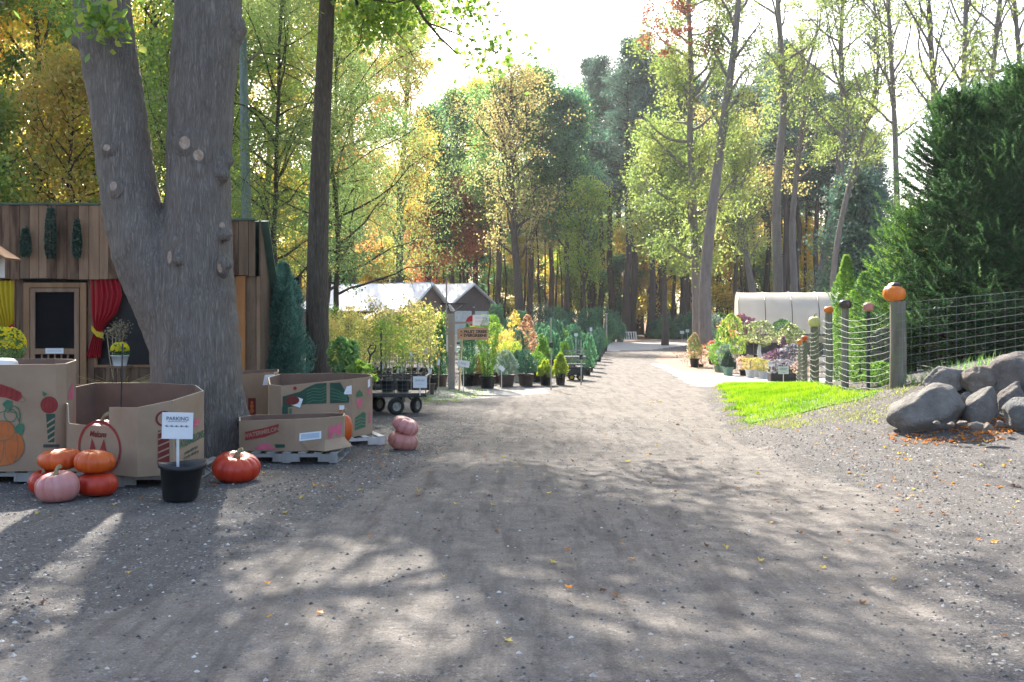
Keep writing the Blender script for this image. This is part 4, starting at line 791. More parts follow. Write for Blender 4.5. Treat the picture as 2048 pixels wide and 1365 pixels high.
# green print bin
r0_, r1_, r2_, r3_ = v2(539, 12.62), v2(562, 12.56), v2(705, 12.9), v2(745, 13.35)
Dn, cD = bin_('watermelon bin printed with green melons and white stickers', [(*r0_, .80), (*r1_, .79), (*lp(r1_, r2_, .55), .825), (*r2_, .855), (*r3_, .86), (X(742, 13.9), 13.9, .86), (X(690, 14.1), 14.1, .87), (X(560, 13.8), 13.8, .87), (X(536, 13.3), 13.3, .85)], zb)
bs = (cD[0], cD[1], zb); Lr = math.dist(r1_, r2_); fu = lambda px: (px-562)/(705-562)*Lr
def zD(py): return CH-(py-640)/2048*12.7
g = [('poly', [(fu(565), zD(792)), (fu(600), zD(783)), (fu(612), zD(776)), (fu(630), zD(768)), (fu(652), zD(767)), (fu(652), zD(808)), (fu(612), zD(808)), (fu(565), zD(815))], 'ink_dkgreen')]
for i in range(5): g.append(('line', [(fu(612), zD(782+i*6)), (fu(625), zD(777+i*6)), (fu(640), zD(779+i*6)), (fu(652), zD(774+i*6))], .012, 'ink_green'))
g += [('poly', [(fu(659), zD(767)), (fu(680), zD(767)), (fu(690), zD(785)), (fu(698), zD(798)), (fu(697), zD(808)), (fu(659), zD(808))], 'ink_dkgreen')]
for i in range(4): g.append(('line', [(fu(660), zD(778+i*7)), (fu(675), zD(783+i*6)), (fu(694), zD(796+i*3))], .011, 'ink_green'))
g += [('disc', fu(584), zD(800), .085, .055, 'ink_maroon'), ('disc', fu(589), zD(776), .022, .022, 'ink_red'), ('poly', [(fu(564), zD(812)), (fu(575), zD(812)), (fu(575), zD(835)), (fu(564), zD(835))], 'ink_dkgreen'), ('poly', [(fu(578), zD(816)), (fu(583), zD(816)), (fu(583), zD(835)), (fu(578), zD(835))], 'ink_green')]
decal(Dn, 'printed_melons', r1_, r2_, g, base=bs, label='dark green striped watermelon print')
decal(Dn, 'price_sticker', r1_, r2_, [('poly', [(fu(579), zD(808)), (fu(586), zD(791)), (fu(605), zD(798)), (fu(599), zD(815))], 'paper'), ('line', [(fu(586), zD(798)), (fu(600), zD(803))], .008, 'label_blue'), ('line', [(fu(584), zD(803)), (fu(598), zD(808))], .008, 'label_blue')], .008, base=bs, label='tilted white sticker')
decal(Dn, 'price_sticker', r1_, r2_, [('poly', [(fu(687), zD(789)), (fu(693), zD(775)), (fu(703), zD(773)), (fu(703), zD(791)), (fu(689), zD(791))], 'paper'), ('line', [(fu(691), zD(787)), (fu(701), zD(786))], .006, 'label_blue')], .008, base=bs, label='white sticker at the bin corner')
decal(Dn, 'warning_mark', r1_, r2_, [('poly', [(fu(678), zD(813)), (fu(688), zD(813)), (fu(688), zD(822)), (fu(678), zD(822))], 'paper'), ('poly', [(fu(678), zD(822)), (fu(688), zD(822)), (fu(688), zD(829)), (fu(678), zD(829))], 'ink_orange'), ('poly', [(fu(679), zD(834)), (fu(690), zD(834)), (fu(692), zD(868)), (fu(685), zD(868))], 'ink_maroon')], .005, base=bs)
Lq = math.dist(r2_, r3_)
decal(Dn, 'printed_strawberry', r2_, r3_, [('poly', [(Lq*.14, .62), (Lq*.5, .62), (Lq*.46, .67), (Lq*.32, .71), (Lq*.18, .67)], 'ink_green'), ('poly', [(Lq*.17, .55), (Lq*.25, .50), (Lq*.33, .46), (Lq*.42, .51), (Lq*.47, .56), (Lq*.4, .595), (Lq*.22, .595)], 'ink_pink'), ('poly', [(Lq*.78, .25), (Lq*.9, .27), (Lq*.86, .48)], 'ink_pink'), ('poly', [(Lq*.74, .72), (Lq*.86, .74), (Lq*.86, .84), (Lq*.74, .82)], 'paper'), ('disc', Lq*.82, .66, .03, .04, 'ink_pink')], base=bs, label='pink strawberry print')
decal(Dn, 'printed_melon', r2_, r3_, [('poly', [(Lq*.10, .20), (Lq*.62, .22), (Lq*.64, .40), (Lq*.5, .42), (Lq*.12, .36)], 'ink_green')]+[('line', [(Lq*.12, .24+.045*i), (Lq*.4, .27+.04*i), (Lq*.6, .25+.04*i)], .006, 'card') for i in range(3)], base=bs, label='green melon print')
pallet('pale pallet sticking out under the green printed bin', (X(650, 13.35), 13.35), 1.30, 1.15, R(22), 'pallet_pale')
# bin behind, with the small red window print
s0, s1, s2 = v2(440, 13.7), v2(548, 13.75), v2(557, 14.0)
E, cE = bin_('plain bin with a small red framed print beside the maple trunk', [(*s0, .84), (*lp(s0, s1, .5), .875), (*s1, .895), (*s2, .89), (X(557, 14.7), 14.7, .89), (X(440, 14.7), 14.7, .86)], zb)
bs = (cE[0], cE[1], zb); u5 = (503-440)/2048*13.7
decal(E, 'printed_lantern', s0, s1, [('poly', [(u5-.05, .32), (u5+.05, .32), (u5+.05, .55), (u5-.05, .55)], 'ink_maroon'), ('disc', u5, .38, .03, .035, 'ink_orange'), ('disc', u5, .44, .025, .03, 'ink_orange'), ('disc', u5, .49, .018, .02, 'ink_orange')], base=bs, label='red framed print with orange squash')
decal(E, 'price_sticker', s0, s1, [('poly', [(u5+.14, .72), (u5+.30, .73), (u5+.30, .87), (u5+.17, .86)], 'paper')], base=bs)
pallet('grey pallet under the plain bin behind the maple', (X(500, 14.2), 14.2), 1.0, 1.0, 0)
# bin behind bin M
Fb, cF = bin_('far bin whose pale rim shows over the bin with the red M', [(X(140, 11.95), 11.95, .80), (X(215, 11.9), 11.9, .80), (X(291, 11.95), 11.95, .83), (X(300, 12.6), 12.6, .83), (X(140, 12.6), 12.6, .80)], zb)
pallet('grey pallet under the far bin by the shed', (X(215, 12.28), 12.28), .95, .75, 0)
pumpkin('small white gourd peeking over the far bin rim', (X(278, 12.2), 12.2, .66), .08, .19, M['p_white'], 8, .04, seed=13, stem=False, cat='gourd', name='gourd')

# ---------------------------------------------------------------- signs
def small_sign(lab, px, py, wpx, hpx, D, base_py=None, lines=(), txt=(), tilt=0, rz=0, stake='white_wood', sw_=.018, zb_=None, th=.006, board='paper', name='sign', grp=None, sox=0):
    w_, h_ = wpx/2048*D, hpx/2048*D; c = W(px, py, D); z0 = g1(c[0], D) if zb_ is None else zb_
    e = thing(name, lab, 'sign', (c[0], D, z0), rz, grp); z = c[2]-z0
    Mr = Matrix.Rotation(tilt, 4, 'Y'); mb = MB(); mb.box((0, 0, 0), (w_, th, h_), M=Mr); bo = mb.build('board', M[board], e, loc=(0, 0, z)); bev(bo, .002, 1)
    MB().box((sox, .012, (z+h_*.3)/2), (sw_, .012, z+h_*.3)).build('stake', M[stake], e)
    if txt or lines:
        m2 = MB(); mats = []
        for (s, u, v, size, mk, *bd) in txt:
            if mk not in mats: mats.append(mk)
            V, F = text_geo(s, size, 0, bd[0] if bd else size*.02); P = np.stack([u+V[:, 0], np.full(len(V), -th/2-.0025), v+V[:, 1]], -1); P = P@np.array(Mr.to_3x3()).T; m2.add(P, F, mats.index(mk))
        for (u, v, lw, lh, mk) in lines:
            if mk not in mats: mats.append(mk)
            P = np.array([(u-lw/2, -th/2-.002, v-lh/2), (u+lw/2, -th/2-.002, v-lh/2), (u+lw/2, -th/2-.002, v+lh/2), (u-lw/2, -th/2-.002, v+lh/2)])@np.array(Mr.to_3x3()).T; m2.add(P, [(0, 1, 2, 3)], mats.index(mk))
        m2.build('lettering', [M[q] for q in mats], e, loc=(0, 0, z))
    return e
ink('ink_grey', (.16, .17, .22)); ink('ink_ltgrey', (.45, .46, .50))
dk = 'ink_grey'
ps = small_sign('white PARKING sign with arrows on a stake in the black pot', 355, 852, 61, 53, 9.12, lines=[(0, .037, .17, .004, dk)]+[(.003+(-2+i)*.043, -.005, .03, .004, dk) for i in range(5)], txt=[('PARKING', 0, .062, .047, dk)]+[('\u25c4' if 0 else '<', (-2+i)*.043-.01, -.005, .034, dk, .002) for i in range(5)], tilt=R(1.5), rz=R(4), sw_=.022, zb_=.05)
pe = thing('nursery_pot', 'black floppy nursery pot holding the PARKING sign', 'pot', (X(358, 9.1)+.01, 9.1, 0), R(20)); mb = MB()
mb.lathe([(.002, .004), (.135, .004), (.15, .02), (.185, .28), (.205, .285), (.21, .33), (.197, .33), (.18, .29), (.175, .26)], 36, fn=lambda r, z, a: (r*(1+.10*np.cos(a-.2)*(z/.33)**2+.035*np.sin(a*3+z*9)*(z/.33)), z*(1+.05*np.sin(a*2+1)))); mb.build('body', M['pot'], pe, True)
s = MB(); s.lathe([(.001, .24), (.17, .235)], 20); s.build('soil', M['soil'], pe)
mb = MB(); mb.tube([(.20, -.02, .29), (.27, -.05, .24), (.20, -.1, .20)], .006, 5); mb.build('handle', M['pot'], pe)
small_sign('white sign fixed to the cart rail', 840, 765, 28, 23, 17.15, zb_=.33, txt=[('SHRUBS', 0, .03, .045, 'ink_ltgrey')], lines=[(0, -.03, .1, .006, 'ink_ltgrey')], tilt=R(0))
small_sign('tilted white plant sign beside the wooden sign post', 927, 728, 24, 13, 23.0, tilt=R(8), txt=[('PINE', 0, .0, .06, 'ink_ltgrey')])
small_sign('white plant sign turned edgeways between the potted junipers', 1003, 737, 13, 8, 23.6, tilt=R(38))
small_sign('white notice sign at the back edge of the lawn', 1567, 741, 21, 15, 24.6, txt=[('HYDRANGEA', 0, .045, .03, 'ink_grey'), ('PERENNIALS', 0, .015, .028, 'ink_grey'), ('in bloom', 0, -.055, .03, 'ink_grey')], lines=[(0, -.018, .2, .004, dk)])
small_sign('white price sign among the white potted plants', 1543, 728, 13, 11, 27.2, txt=[('50%', 0, .015, .07, 'ink_grey')])
small_sign('cream sign beside the dark green topiary cone', 1474, 712, 12, 10, 30, board='stake', txt=[('8', 0, 0, .08, 'ink_dark')], tilt=0)
small_sign('second cream sign behind the golden shrubs', 1500, 714, 15, 7, 30.3, board='stake')
small_sign('white tag sign low in front of the far dark spruces', 1364, 665, 8, 6, 62)
small_sign('small white tag sign just right of the other far one', 1375, 662, 7, 6, 60)
small_sign('white tag on a wire above the arborvitae rows', 1182, 659, 5, 7, 38)
small_sign('pair of white tags over the middle of the arborvitae', 1152, 670, 7, 6, 33)
bevw = thing('price_board', 'wide wooden board with two lines of black lettering on a leaning stake', 'sign', (X(922, 23.2), 23.2, 0)); Dw = 23.2
cx = (946-922)/2048*Dw; z1 = CH-(668-640)/2048*Dw; pw, ph_ = 62/2048*Dw, 23/2048*Dw
mb = MB(); mb.prism([(cx-pw/2, -ph_/2), (cx+pw/2, -ph_/2-.01), (cx+pw/2, ph_/2-.0), (cx+.05, ph_/2+.025), (cx-pw*.2, ph_/2+.02), (cx-pw/2, ph_/2-.03)], -.015, .015)
o = mb.build('board', mat('sign_wood', (.60, .34, .19), (.42, .20, .10), 5, .6, .1, stretch=(.4, 3, 3)), bevw); o.rotation_euler = (R(90), 0, 0); o.location = (0, -.02, z1)
m2 = MB()
for k_, (s, v) in enumerate((('< FRUIT TREES', .045), ('< EVERGREENS', -.04))):
    V, F = text_geo(s, .085, 0, .004); V[:, 0] *= .60/(V[:, 0].max()-V[:, 0].min()); m2.add(np.stack([cx+.01+V[:, 0], np.full(len(V), -.038), z1+v+V[:, 1]], -1), F)
m2.build('lettering', M['ink_dark'], bevw)
mb = MB(); mb.tube([(-.04, 0.01, 0), (.03, 0.01, z1)], .022, 4); mb.tube([(-.04, .0, .45), (0, .0, .8)], .03, 4); mb.build('stake', M['stake'], bevw)
# sign post with arm
Dp = 23.8; pe = thing('sign_post', 'square grey timber post with a side arm carrying a white panel', 'post', (X(903, Dp), Dp, 0)); u = Dp/2048
bev(MB().box((0, 0, .87), (13*u, 13*u, 1.74)).build('timber', M['post_grey'], pe), .008)
MB().tube([(-10*u, -.02, 1.25), (-10*u, 0, 1.6+85*u)], .018, 8).build('pole', M['post_grey'], pe)
mb = MB(); mb.box((4*u, 0, 1.6+32*u), (54*u, .03, .03)); mb.tube([(25*u, 0, 1.6+31*u), (4*u, 0, 1.6+15*u)], .013, 6); mb.tube([(-8*u, 0, 1.6+31*u), (-2*u, 0, 1.6+12*u)], .01, 6); mb.build('bracket', M['metal'], pe)
MB().box((24*u, -.03, 1.6-6*u), (44*u, .04, .05)).build('arm', M['post_grey'], pe)
MB().box((59*u, -.06, 1.6-.5*u), (33*u, .012, 21*u)).build('panel', M['paper'], pe)
m2 = MB()
for s, v, z_ in (('OPEN DAILY', 4*u, .05), ('NURSERY', -3*u, .06)):
    V, F = text_geo(s, z_); m2.add(np.stack([59*u+V[:, 0], np.full(len(V), -.068), 1.6-.5*u+v+V[:, 1]], -1), F)
m2.build('lettering', M['ink_ltgrey'], pe)
for sx in (-1, 1): bev(MB().box((sx*8.5*u, -.03, 1.6-48*u), (4*u, .09, 32*u)).build('leaflet_holder', M['white_wood'], pe), .01)
MB().tube([(0, -.09, .1), (.12, -.14, .15), (.25, -.05, .45), (.28, 0, .5)], .007, 5).build('cord', M['galv'], pe)
Dq = 27; e = thing('round_sign', 'red round sign half hidden behind the white panel', 'sign', (X(945, Dq), Dq, 0)); u = Dq/2048
mb = MB(); mb.lathe([(.0005, -.01), (13.5*u, -.01), (13.5*u, .01), (.0005, .01)], 36); o = mb.build('disc', M['red_paint'], e); o.rotation_euler = (R(90), 0, 0); o.location = (0, 0, 1.6-5*u)
mb = MB(); mb.lathe([(13.4*u, -.016), (14*u, -.016), (14*u, .016), (13.4*u, .016)], 36); o = mb.build('rim', M['white_wood'], e); o.rotation_euler = (R(90), 0, 0); o.location = (0, 0, 1.6-5*u)
MB().tube([(0, .03, 0), (0, .03, 1.5)], .02, 6).build('stake', M['galv'], e)
for (px, y0, y1, D, r, lab) in ((762, 655, 800, 18.4, .02, 'thin dark pole standing in the cart'), (1102, 636, 780, 23.4, .016, 'tall thin metal stake with a valve halfway up by the junipers'), (1162, 680, 772, 25.0, .016, 'shorter rusty stake in front of the yellow wheeled trolley'), (1213, 628, 700, 52, .035, 'white capped pole at the end of the arborvitae rows')):
    e = thing('metal_stake', lab, 'stake', (X(px, D), D, 0)); z = CH-(y0-640)/2048*D
    MB().tube([(0, 0, 0), (.005, 0, z*.5), (0, 0, z)], r, 8).build('rod', M['galv'] if px > 800 else M['metal'], e)
    if px in (1102, 1162): mb = MB(); mb.box((0, 0, z*.62), (.08, .06, .12)); mb.tube([(0, 0, z*.62), (0, -.1, z*.60)], .015, 6); mb.build('valve', M['metal'], e)
    if px == 1213: MB().box((0, 0, z), (.14, .06, .04)).build('cap', M['white_wood'], e)
# ---------------------------------------------------------------- shed
Ys = 16.5; sh = thing('farm_shed', 'rough brown board shed with curtained windows behind the bins', 'shed', (-6, Ys, 0)); sx = lambda px: X(px, Ys)+6
sz = lambda py: CH-(py-640)/2048*Ys
rng = np.random.default_rng(17)
def boards(name, x0, x1, z0, z1, y, m=('plank', 'plank2', 'plank3'), wd=.15, parent=sh, jag=.01):
    mb = MB(); x = x0
    while x < x1-.02:
        w_ = min(wd*rng.uniform(.8, 1.25), x1-x); mb.box((x+w_/2, y+rng.uniform(-.004, .004), (z0+z1)/2+rng.uniform(-jag, jag)), (w_-.008, .025, z1-z0), m=int(rng.integers(0, len(m)))); x += w_
    o = mb.build(name, [M[q] for q in m], parent); return bev(o, .003, 1)
boards('fascia', sx(-420), sx(345), sz(559), sz(412), -.12)
boards('fascia', sx(345), sx(514), sz(553), sz(443), -.105)
MB().box(((sx(-420)+sx(345))/2, -.10, sz(410)), (sx(345)-sx(-420), .14, .03)).build('roof_edge', M['green_trim'], sh)
MB().box(((sx(345)+sx(516))/2, -.09, sz(441)), (sx(516)-sx(345), .14, .03)).build('roof_edge', M['green_trim'], sh)
boards('wall', sx(32), sx(49), 0, sz(556), 0); boards('wall', sx(176), sx(190), 0, sz(556), 0); boards('wall', sx(-420), sx(-75), 0, sz(556), 0)
boards('wall', sx(-75), sx(32), 0, sz(668), 0); boards('wall', sx(190), sx(330), 0, sz(735), 0); boards('wall', sx(330), sx(474), 0, sz(556), 0)
boards('wall', sx(492), sx(521), 0, sz(553), 0)
bev(MB().box((sx(483), -.03, sz(553)/2), (.145, .09, sz(553))).build('corner_post', M['orange_wood'], sh), .006)
boards('wall', sx(330), sx(474), 0, sz(556), .03)
# interior back and side walls, roof
mb = MB(); xl, xr = sx(-420), sx(522)
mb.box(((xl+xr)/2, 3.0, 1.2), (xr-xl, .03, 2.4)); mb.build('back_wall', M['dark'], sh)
MB().add([(xr, 0, 0), (xr, 3, 0), (xr, 3, 1.9), (xr, .75, 1.95), (xr, .0, 3.2)], [(0, 1, 2, 3, 4)]).build('side_wall', M['plank3'], sh).modifiers.new('s', 'SOLIDIFY').thickness = .03
mb = MB(); mb.add([(xl, .02, sz(441)), (xr+.12, .02, sz(441)), (xr+.12, .9, 1.85), (xl, .9, 1.85), (xl, 3.2, 1.8), (xr+.12, 3.2, 1.8)], [(0, 1, 2, 3), (3, 2, 5, 4)]); mb.build('roof', M['green_trim'], sh).modifiers.new('s', 'SOLIDIFY').thickness = .04
MB().box(((xl+xr)/2, 1.5, .02), (xr-xl, 3, .04)).build('floor_slab', M['plank3'], sh)
# door
d0, d1 = sx(50), sx(175); dz = sz(566); dr = MB()
dr.box((d0+.05, -.03, dz/2), (.10, .06, dz)); dr.box((d1-.05, -.03, dz/2), (.10, .06, dz)); dr.box(((d0+d1)/2, -.035, dz-.04), (d1-d0-.2, .06, .08)); door = bev(dr.build('door', M['frame_wood'], sh), .005)
dr = MB(); a0, a1 = d0+.11, d1-.11; dr.box((a0+.04, -.05, dz/2-.04), (.075, .03, dz-.1)); dr.box((a1-.04, -.05, dz/2-.04), (.075, .03, dz-.1)); dr.box(((a0+a1)/2, -.052, sz(703)), (a1-a0-.15, .03, .09)); dr.box(((a0+a1)/2, -.052, dz-.12), (a1-a0-.15, .03, .06)); dr.box(((a0+a1)/2, -.052, .08), (a1-a0-.15, .03, .14))
bev(dr.build('door_frame', M['plank2'], door), .003)
MB().box(((a0+a1)/2, -.02, dz/2), (a1-a0, .006, dz-.06)).build('screen', M['screen'], door)
for i in range(5): x = a0+.08+(a1-a0-.16)*(i+1)/6; MB().box((x, -.045, (sz(708)+.15)/2), (.022, .022, sz(708)-.15)).build('spindle', M['plank2'], door)
MB().box((sx(113), -.072, sz(702)), (.29, .006, .085)).build('notice', M['paper'], door)
V, F = text_geo('PLEASE CLOSE', .035); MB().add(np.stack([sx(113)+V[:, 0], np.full(len(V), -.077), sz(702)+V[:, 1]], -1), F).build('lettering', M['ink_ltgrey'], door)
# dim things seen through the screen
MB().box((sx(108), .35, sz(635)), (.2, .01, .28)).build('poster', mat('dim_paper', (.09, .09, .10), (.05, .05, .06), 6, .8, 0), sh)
# windows: openings with frames and curtains
for (x0, x1, zb0, zt0) in ((-75, 32, 668, 560), (190, 330, 735, 560)):
    wf = MB(); wx0, wx1, wz0, wz1 = sx(x0), sx(x1), sz(zb0), sz(zt0)
    for q in ((wx0+.02, (wz0+wz1)/2, .04, wz1-wz0), (wx1-.02, (wz0+wz1)/2, .04, wz1-wz0)): wf.box((q[0], -.012, q[1]), (q[2], .05, q[3]))
    wf.box(((wx0+wx1)/2, -.012, wz0+.02), (wx1-wx0-.08, .05, .04)); wn = wf.build('window', M['frame_wood'], sh)
    MB().box(((wx0+wx1)/2, .05, (wz0+wz1)/2), (wx1-wx0-.08, .006, wz1-wz0)).build('pane', M['dark'], wn)  # near-black sheet paints the unlit room behind the window opening
def curtain(name, lab, m, pts, folds, tiem, tie):
    """pts: rows (py, px_left, px_right)"""
    k = 26; n_ = folds*8; rows = np.array(pts, float); ys = np.linspace(rows[0, 0], rows[-1, 0], k); V = []
    for y in ys:
        l = np.interp(y, rows[:, 0], rows[:, 1]); r = np.interp(y, rows[:, 0], rows[:, 2]); t = np.linspace(0, 1, n_); wd = (r-l)/60
        V.append(np.stack([sx(l+(r-l)*t), -.06-.028*np.sin(t*folds*2*math.pi+.6*math.sin(y*.03))*min(1, wd+.35), np.full(n_, sz(y))], -1))
    V = np.concatenate(V); i = (np.arange(k-1)[:, None]*n_+np.arange(n_-1)[None]).ravel()
    mb = MB(); mb.add(V, np.stack([i, i+1, i+n_+1, i+n_], -1)); o = mb.build(name, m, sh, True); o['label'] = lab
    mb = MB(); P = np.array([(sx(a), -.10, sz(b)) for a, b in tie]); w_ = .045
    mb.add(np.concatenate([P+[0, 0, w_], P-[0, 0, w_]]), [(i, i+1, len(P)+i+1, len(P)+i) for i in range(len(P)-1)]); mb.build('tie_back', tiem, o)
curtain('curtain', 'red curtain tied with a yellow sash', M['red_cloth'], [(559, 183, 240), (590, 184, 247), (625, 186, 238), (650, 190, 215), (662, 192, 208), (680, 186, 208), (716, 176, 205)], 6, M['yellow_cloth'], [(188, 656), (198, 668), (212, 672)])
curtain('curtain', 'yellow curtain tied with a red sash', M['yellow_cloth'], [(562, -40, 32), (600, -30, 32), (640, -8, 32), (662, 4, 24), (668, 2, 26), (690, -4, 30)], 7, M['red_cloth'], [(8, 664), (20, 660), (34, 652)])
# garlands
for (px, y0, y1, w_, lab) in ((50, 461, 516, 20, 'short green cone shaped garland at the left on the shed front'), (100, 420, 520, 22, 'longest green garland hanging in the middle of the shed front'), (153, 444, 518, 17, 'green garland nearest the maple on the shed front')):
    g_ = MB(); z0, z1 = sz(y1), sz(y0); n_ = 1100; t = rng.random(n_); R0 = w_/2048*Ys*.5*(.5+.5*np.sin(np.pi*t**.7)); a = rng.uniform(0, 6.28, n_)
    P = np.stack([R0*np.cos(a), R0*np.sin(a)*.7, z0+t*(z1-z0)], -1); g_.leaves(P, rng, .05, .022, up=-.2)
    e = thing('garland', lab, 'garland', (X(px, 16.22), 16.24, 0), 0, 'green garlands on the shed front'); g_.build('sprigs', leafmat('lf_garland', [(.015, .05, .035), (.03, .09, .06)], .1) if 'lf_garland' not in bpy.data.materials else bpy.data.materials['lf_garland'], e)
    MB().tube([(0, .03, z0+.03), (0, .03, z1+.05)], .012, 5).build('cord', M['metal'], e)
e = thing('notice_board', 'small pale wooden plaque on the shed front right of the maple', 'sign', (X(457, 16.3), 16.33, sz(500))); bev(MB().box((0, 0, 0), (.06, .02, .26)).build('plaque', M['stake'], e), .003)
# birdhouse with board roof at the left edge
e = thing('birdhouse', 'white birdhouse with a wooden board roof at the left edge', 'birdhouse', (X(-22, 12.3), 12.3, 0)); u = 12.3/2048
zt0 = CH+(640-488)*u; ze = CH+(640-515)*u
mb = MB(); mb.prism([(-.02-.22, ze), (-.02+.22, ze), (0, zt0-.03)], -.15, .15); o = mb.build('gable', M['white_wood'], e); o.rotation_euler = (R(90), 0, 0); o.location = (-.05, 0, 0)
mb = MB(); mb.box((-.05, 0, ze-.12), (.34, .28, .24)); mb.build('body', M['white_wood'], e)
for s_ in (-1, 1):
    mb = MB(); a = math.atan2(zt0-ze, .25); mb.box((-.05+s_*.16, 0, (zt0+ze)/2+.01), (.43, .38, .022), M=Matrix.Rotation(s_*a, 3, 'Y').to_4x4()); bev(mb.build('roof_board', M['frame_wood'], e), .003, 1)
MB().tube([(-.05, 0, 0), (-.05, 0, ze-.2)], .04, 8).build('pole', M['white_wood'], e)
mb = MB(); mb.lathe([(.001, 0), (.03, 0)], 14); o = mb.build('entrance', M['dark'], e); o.rotation_euler = (R(90), 0, 0); o.location = (-.05, -.143, ze-.1)
# mums
def mums(lab, px, py0, wd, hp, D, pr, phh, zpot, m):
    e = thing('potted_mums', lab, 'flowers', (X(px, D), D, zpot)); mb = MB(); mb.lathe([(pr*.75, 0), (pr, phh*.9), (pr*1.08, phh*.9), (pr*1.08, phh), (pr*.9, phh)], 22); mb.build('pot', m, e, True)
    rw = wd/2048*D/2; hh = hp/2048*D; r_ = np.random.default_rng(px); foliage(e, 'ball', rw*.95, hh*.95, phh-.02, 1500, .045, .03, M['lf_green'], r_)
    n_ = 420; a = r_.uniform(0, 6.28, n_); t = r_.uniform(.35, 1, n_); R0 = rw*np.sqrt(1-(np.clip(t, 0, 1)*2-1)**2*.9)*.98; P = np.stack([R0*np.cos(a), R0*np.sin(a), phh+t*hh*.97], -1)
    f = MB(); V = []
    k = 8
    for p, al in zip(P, a):
        nrm = np.array([math.cos(al)*.7, math.sin(al)*.7, .9]); nrm /= np.linalg.norm(nrm); u_ = np.cross(nrm, [0, 0, 1]); u_ /= np.linalg.norm(u_); v_ = np.cross(nrm, u_); rr = .021
        ring = [p+rr*(math.cos(b)*u_+math.sin(b)*v_)*(1 if i % 2 else .75) for i, b in enumerate(np.arange(k)*2*math.pi/k)]; V += ring+[p+nrm*.012]
    V = np.array(V); F = np.concatenate([[(9*q+i, 9*q+(i+1) % 8, 9*q+8) for i in range(8)] for q in range(n_)]); f.add(V, F)
    f.build('blossoms', M['mum'], e); return e
M['mum'] = leafmat('mum', [(.62, .50, .01), (.76, .64, .02)], .25, 3, .02)
mums('big yellow mums in a white pot at the left edge', 10, 668, 78, 66, 13.2, .16, .17, .92, M['pot_white'])
mums('small yellow mums in a white pot under the red curtain', 240, 690, 34, 26, 15.6, .125, .16, .90, M['pot_white'])
def stand(lab, px, D, w_, h_):
    e = thing('plant_stand', lab, 'stand', (X(px, D), D, 0)); bev(MB().box((0, 0, h_-.02), (w_, w_, .035)).build('top', M['plank3'], e), .004)
    for a in (-1, 1):
        for b in (-1, 1): MB().box((a*(w_/2-.03), b*(w_/2-.03), (h_-.04)/2), (.035, .035, h_-.04)).build('leg', M['plank3'], e)
stand('dark wooden stand under the big yellow mums', 10, 13.2, .4, .92); stand('dark wooden stand under the small yellow mums', 240, 15.6, .3, .90)
e = thing('dried_flowers', 'dried beige hydrangea heads behind the small yellow mums', 'flowers', (X(225, 15.95), 15.95, 0)); r_ = np.random.default_rng(4)
mb = MB(); P = np.concatenate([np.array([X_, Y_, Z_])+r_.normal(0, .045, (60, 3)) for X_, Y_, Z_ in ((0, 0, 1.46), (.09, 0, 1.50), (.17, .02, 1.42), (.05, 0, 1.36), (.14, 0, 1.33), (-.09, 0, 1.4), (.2, 0, 1.5))]); mb.leaves(P, r_, .035, .03); mb.build('dried_blossom', leafmat('lf_dry', [(.16, .13, .09), (.34, .29, .19)], .2, 3), e)['kind'] = 'stuff'
mb = MB(); [mb.tube([(0.04, 0, .55), (a*.5, 0, 1.0), (a, 0, 1.4)], .006, 4) for a in (-.09, 0, .06, .12, .18)]; mb.build('stalks', M['stake'], e); mb = MB(); mb.lathe([(.12, 0), (.16, .5), (.14, .58), (.12, .55)], 16); mb.build('urn', M['pot'], e, True)
e = thing('wispy_plant', 'dark wispy plant low behind the far bin rim', 'plant', (X(245, 13.4), 13.4, 0)); pot(e, .17, .35, M['pot']); mb = MB(); r_ = np.random.default_rng(6)
for i in range(60): a = r_.uniform(0, 6.28); L = r_.uniform(.3, .75); mb.tube([(0, 0, .33), (.2*L*math.cos(a), .2*L*math.sin(a), .33+L*.6), (.75*L*math.cos(a), .75*L*math.sin(a), .33+L*.75)], [.005, .004, .002], 3)
mb.build('stalks', M['lf_olive'], e); foliage(e, 'ball', .22, .4, .4, 500, .05, .02, M['lf_green'], r_)
M['lf_bluejuniper'] = leafmat('lf_bluejuniper', [(.03, .10, .08), (.07, .18, .14), (.13, .27, .21)], .35, 1.5)
# ---------------------------------------------------------------- blue juniper by the shed, grey pole
e = thing('juniper_shrub', 'blue green upright juniper against the right end of the shed', 'shrub', (X(566, 17.3), 17.3, 0)); r_ = np.random.default_rng(31)
foliage(e, 'spire', .50, 2.5, .05, 22000, .10, .014, M['lf_bluejuniper'], r_, up=.9, shell=.35, lumps=.3); MB().tube([(0, 0, 0), (0, 0, 1.6)], [.05, .02], 8).build('stem', M['bark_dark'], e)
e = thing('juniper_shrub', 'low dark green juniper between the shed and the dark trunk', 'shrub', (X(598, 20.5), 20.5, 0)); foliage(e, 'ball', .45, 1.0, .1, 5000, .08, .02, M['lf_blue'], r_, up=.5); MB().tube([(0, 0, 0), (0, 0, .6)], [.04, .02], 8).build('stem', M['bark_dark'], e)
e = thing('utility_pole', 'pale grey pole standing up behind the right end of the shed', 'pole', (X(491, 24), 24, 0)); mb = MB(); mb.tube([(0, 0, 0), (.02, 0, 4), (-.06, 0, 8.2)], [.13, .12, .09], 14); mb.build('shaft', mat('pole_grey', (.24, .27, .27), (.13, .17, .15), 6, .8, .3, stretch=(1, 1, .2)), e, True)
mb = MB(); mb.tube([(0, 0, 7.6), (.35, 0, 7.9)], .03, 6); mb.build('stub', M['bark_grey'], e)
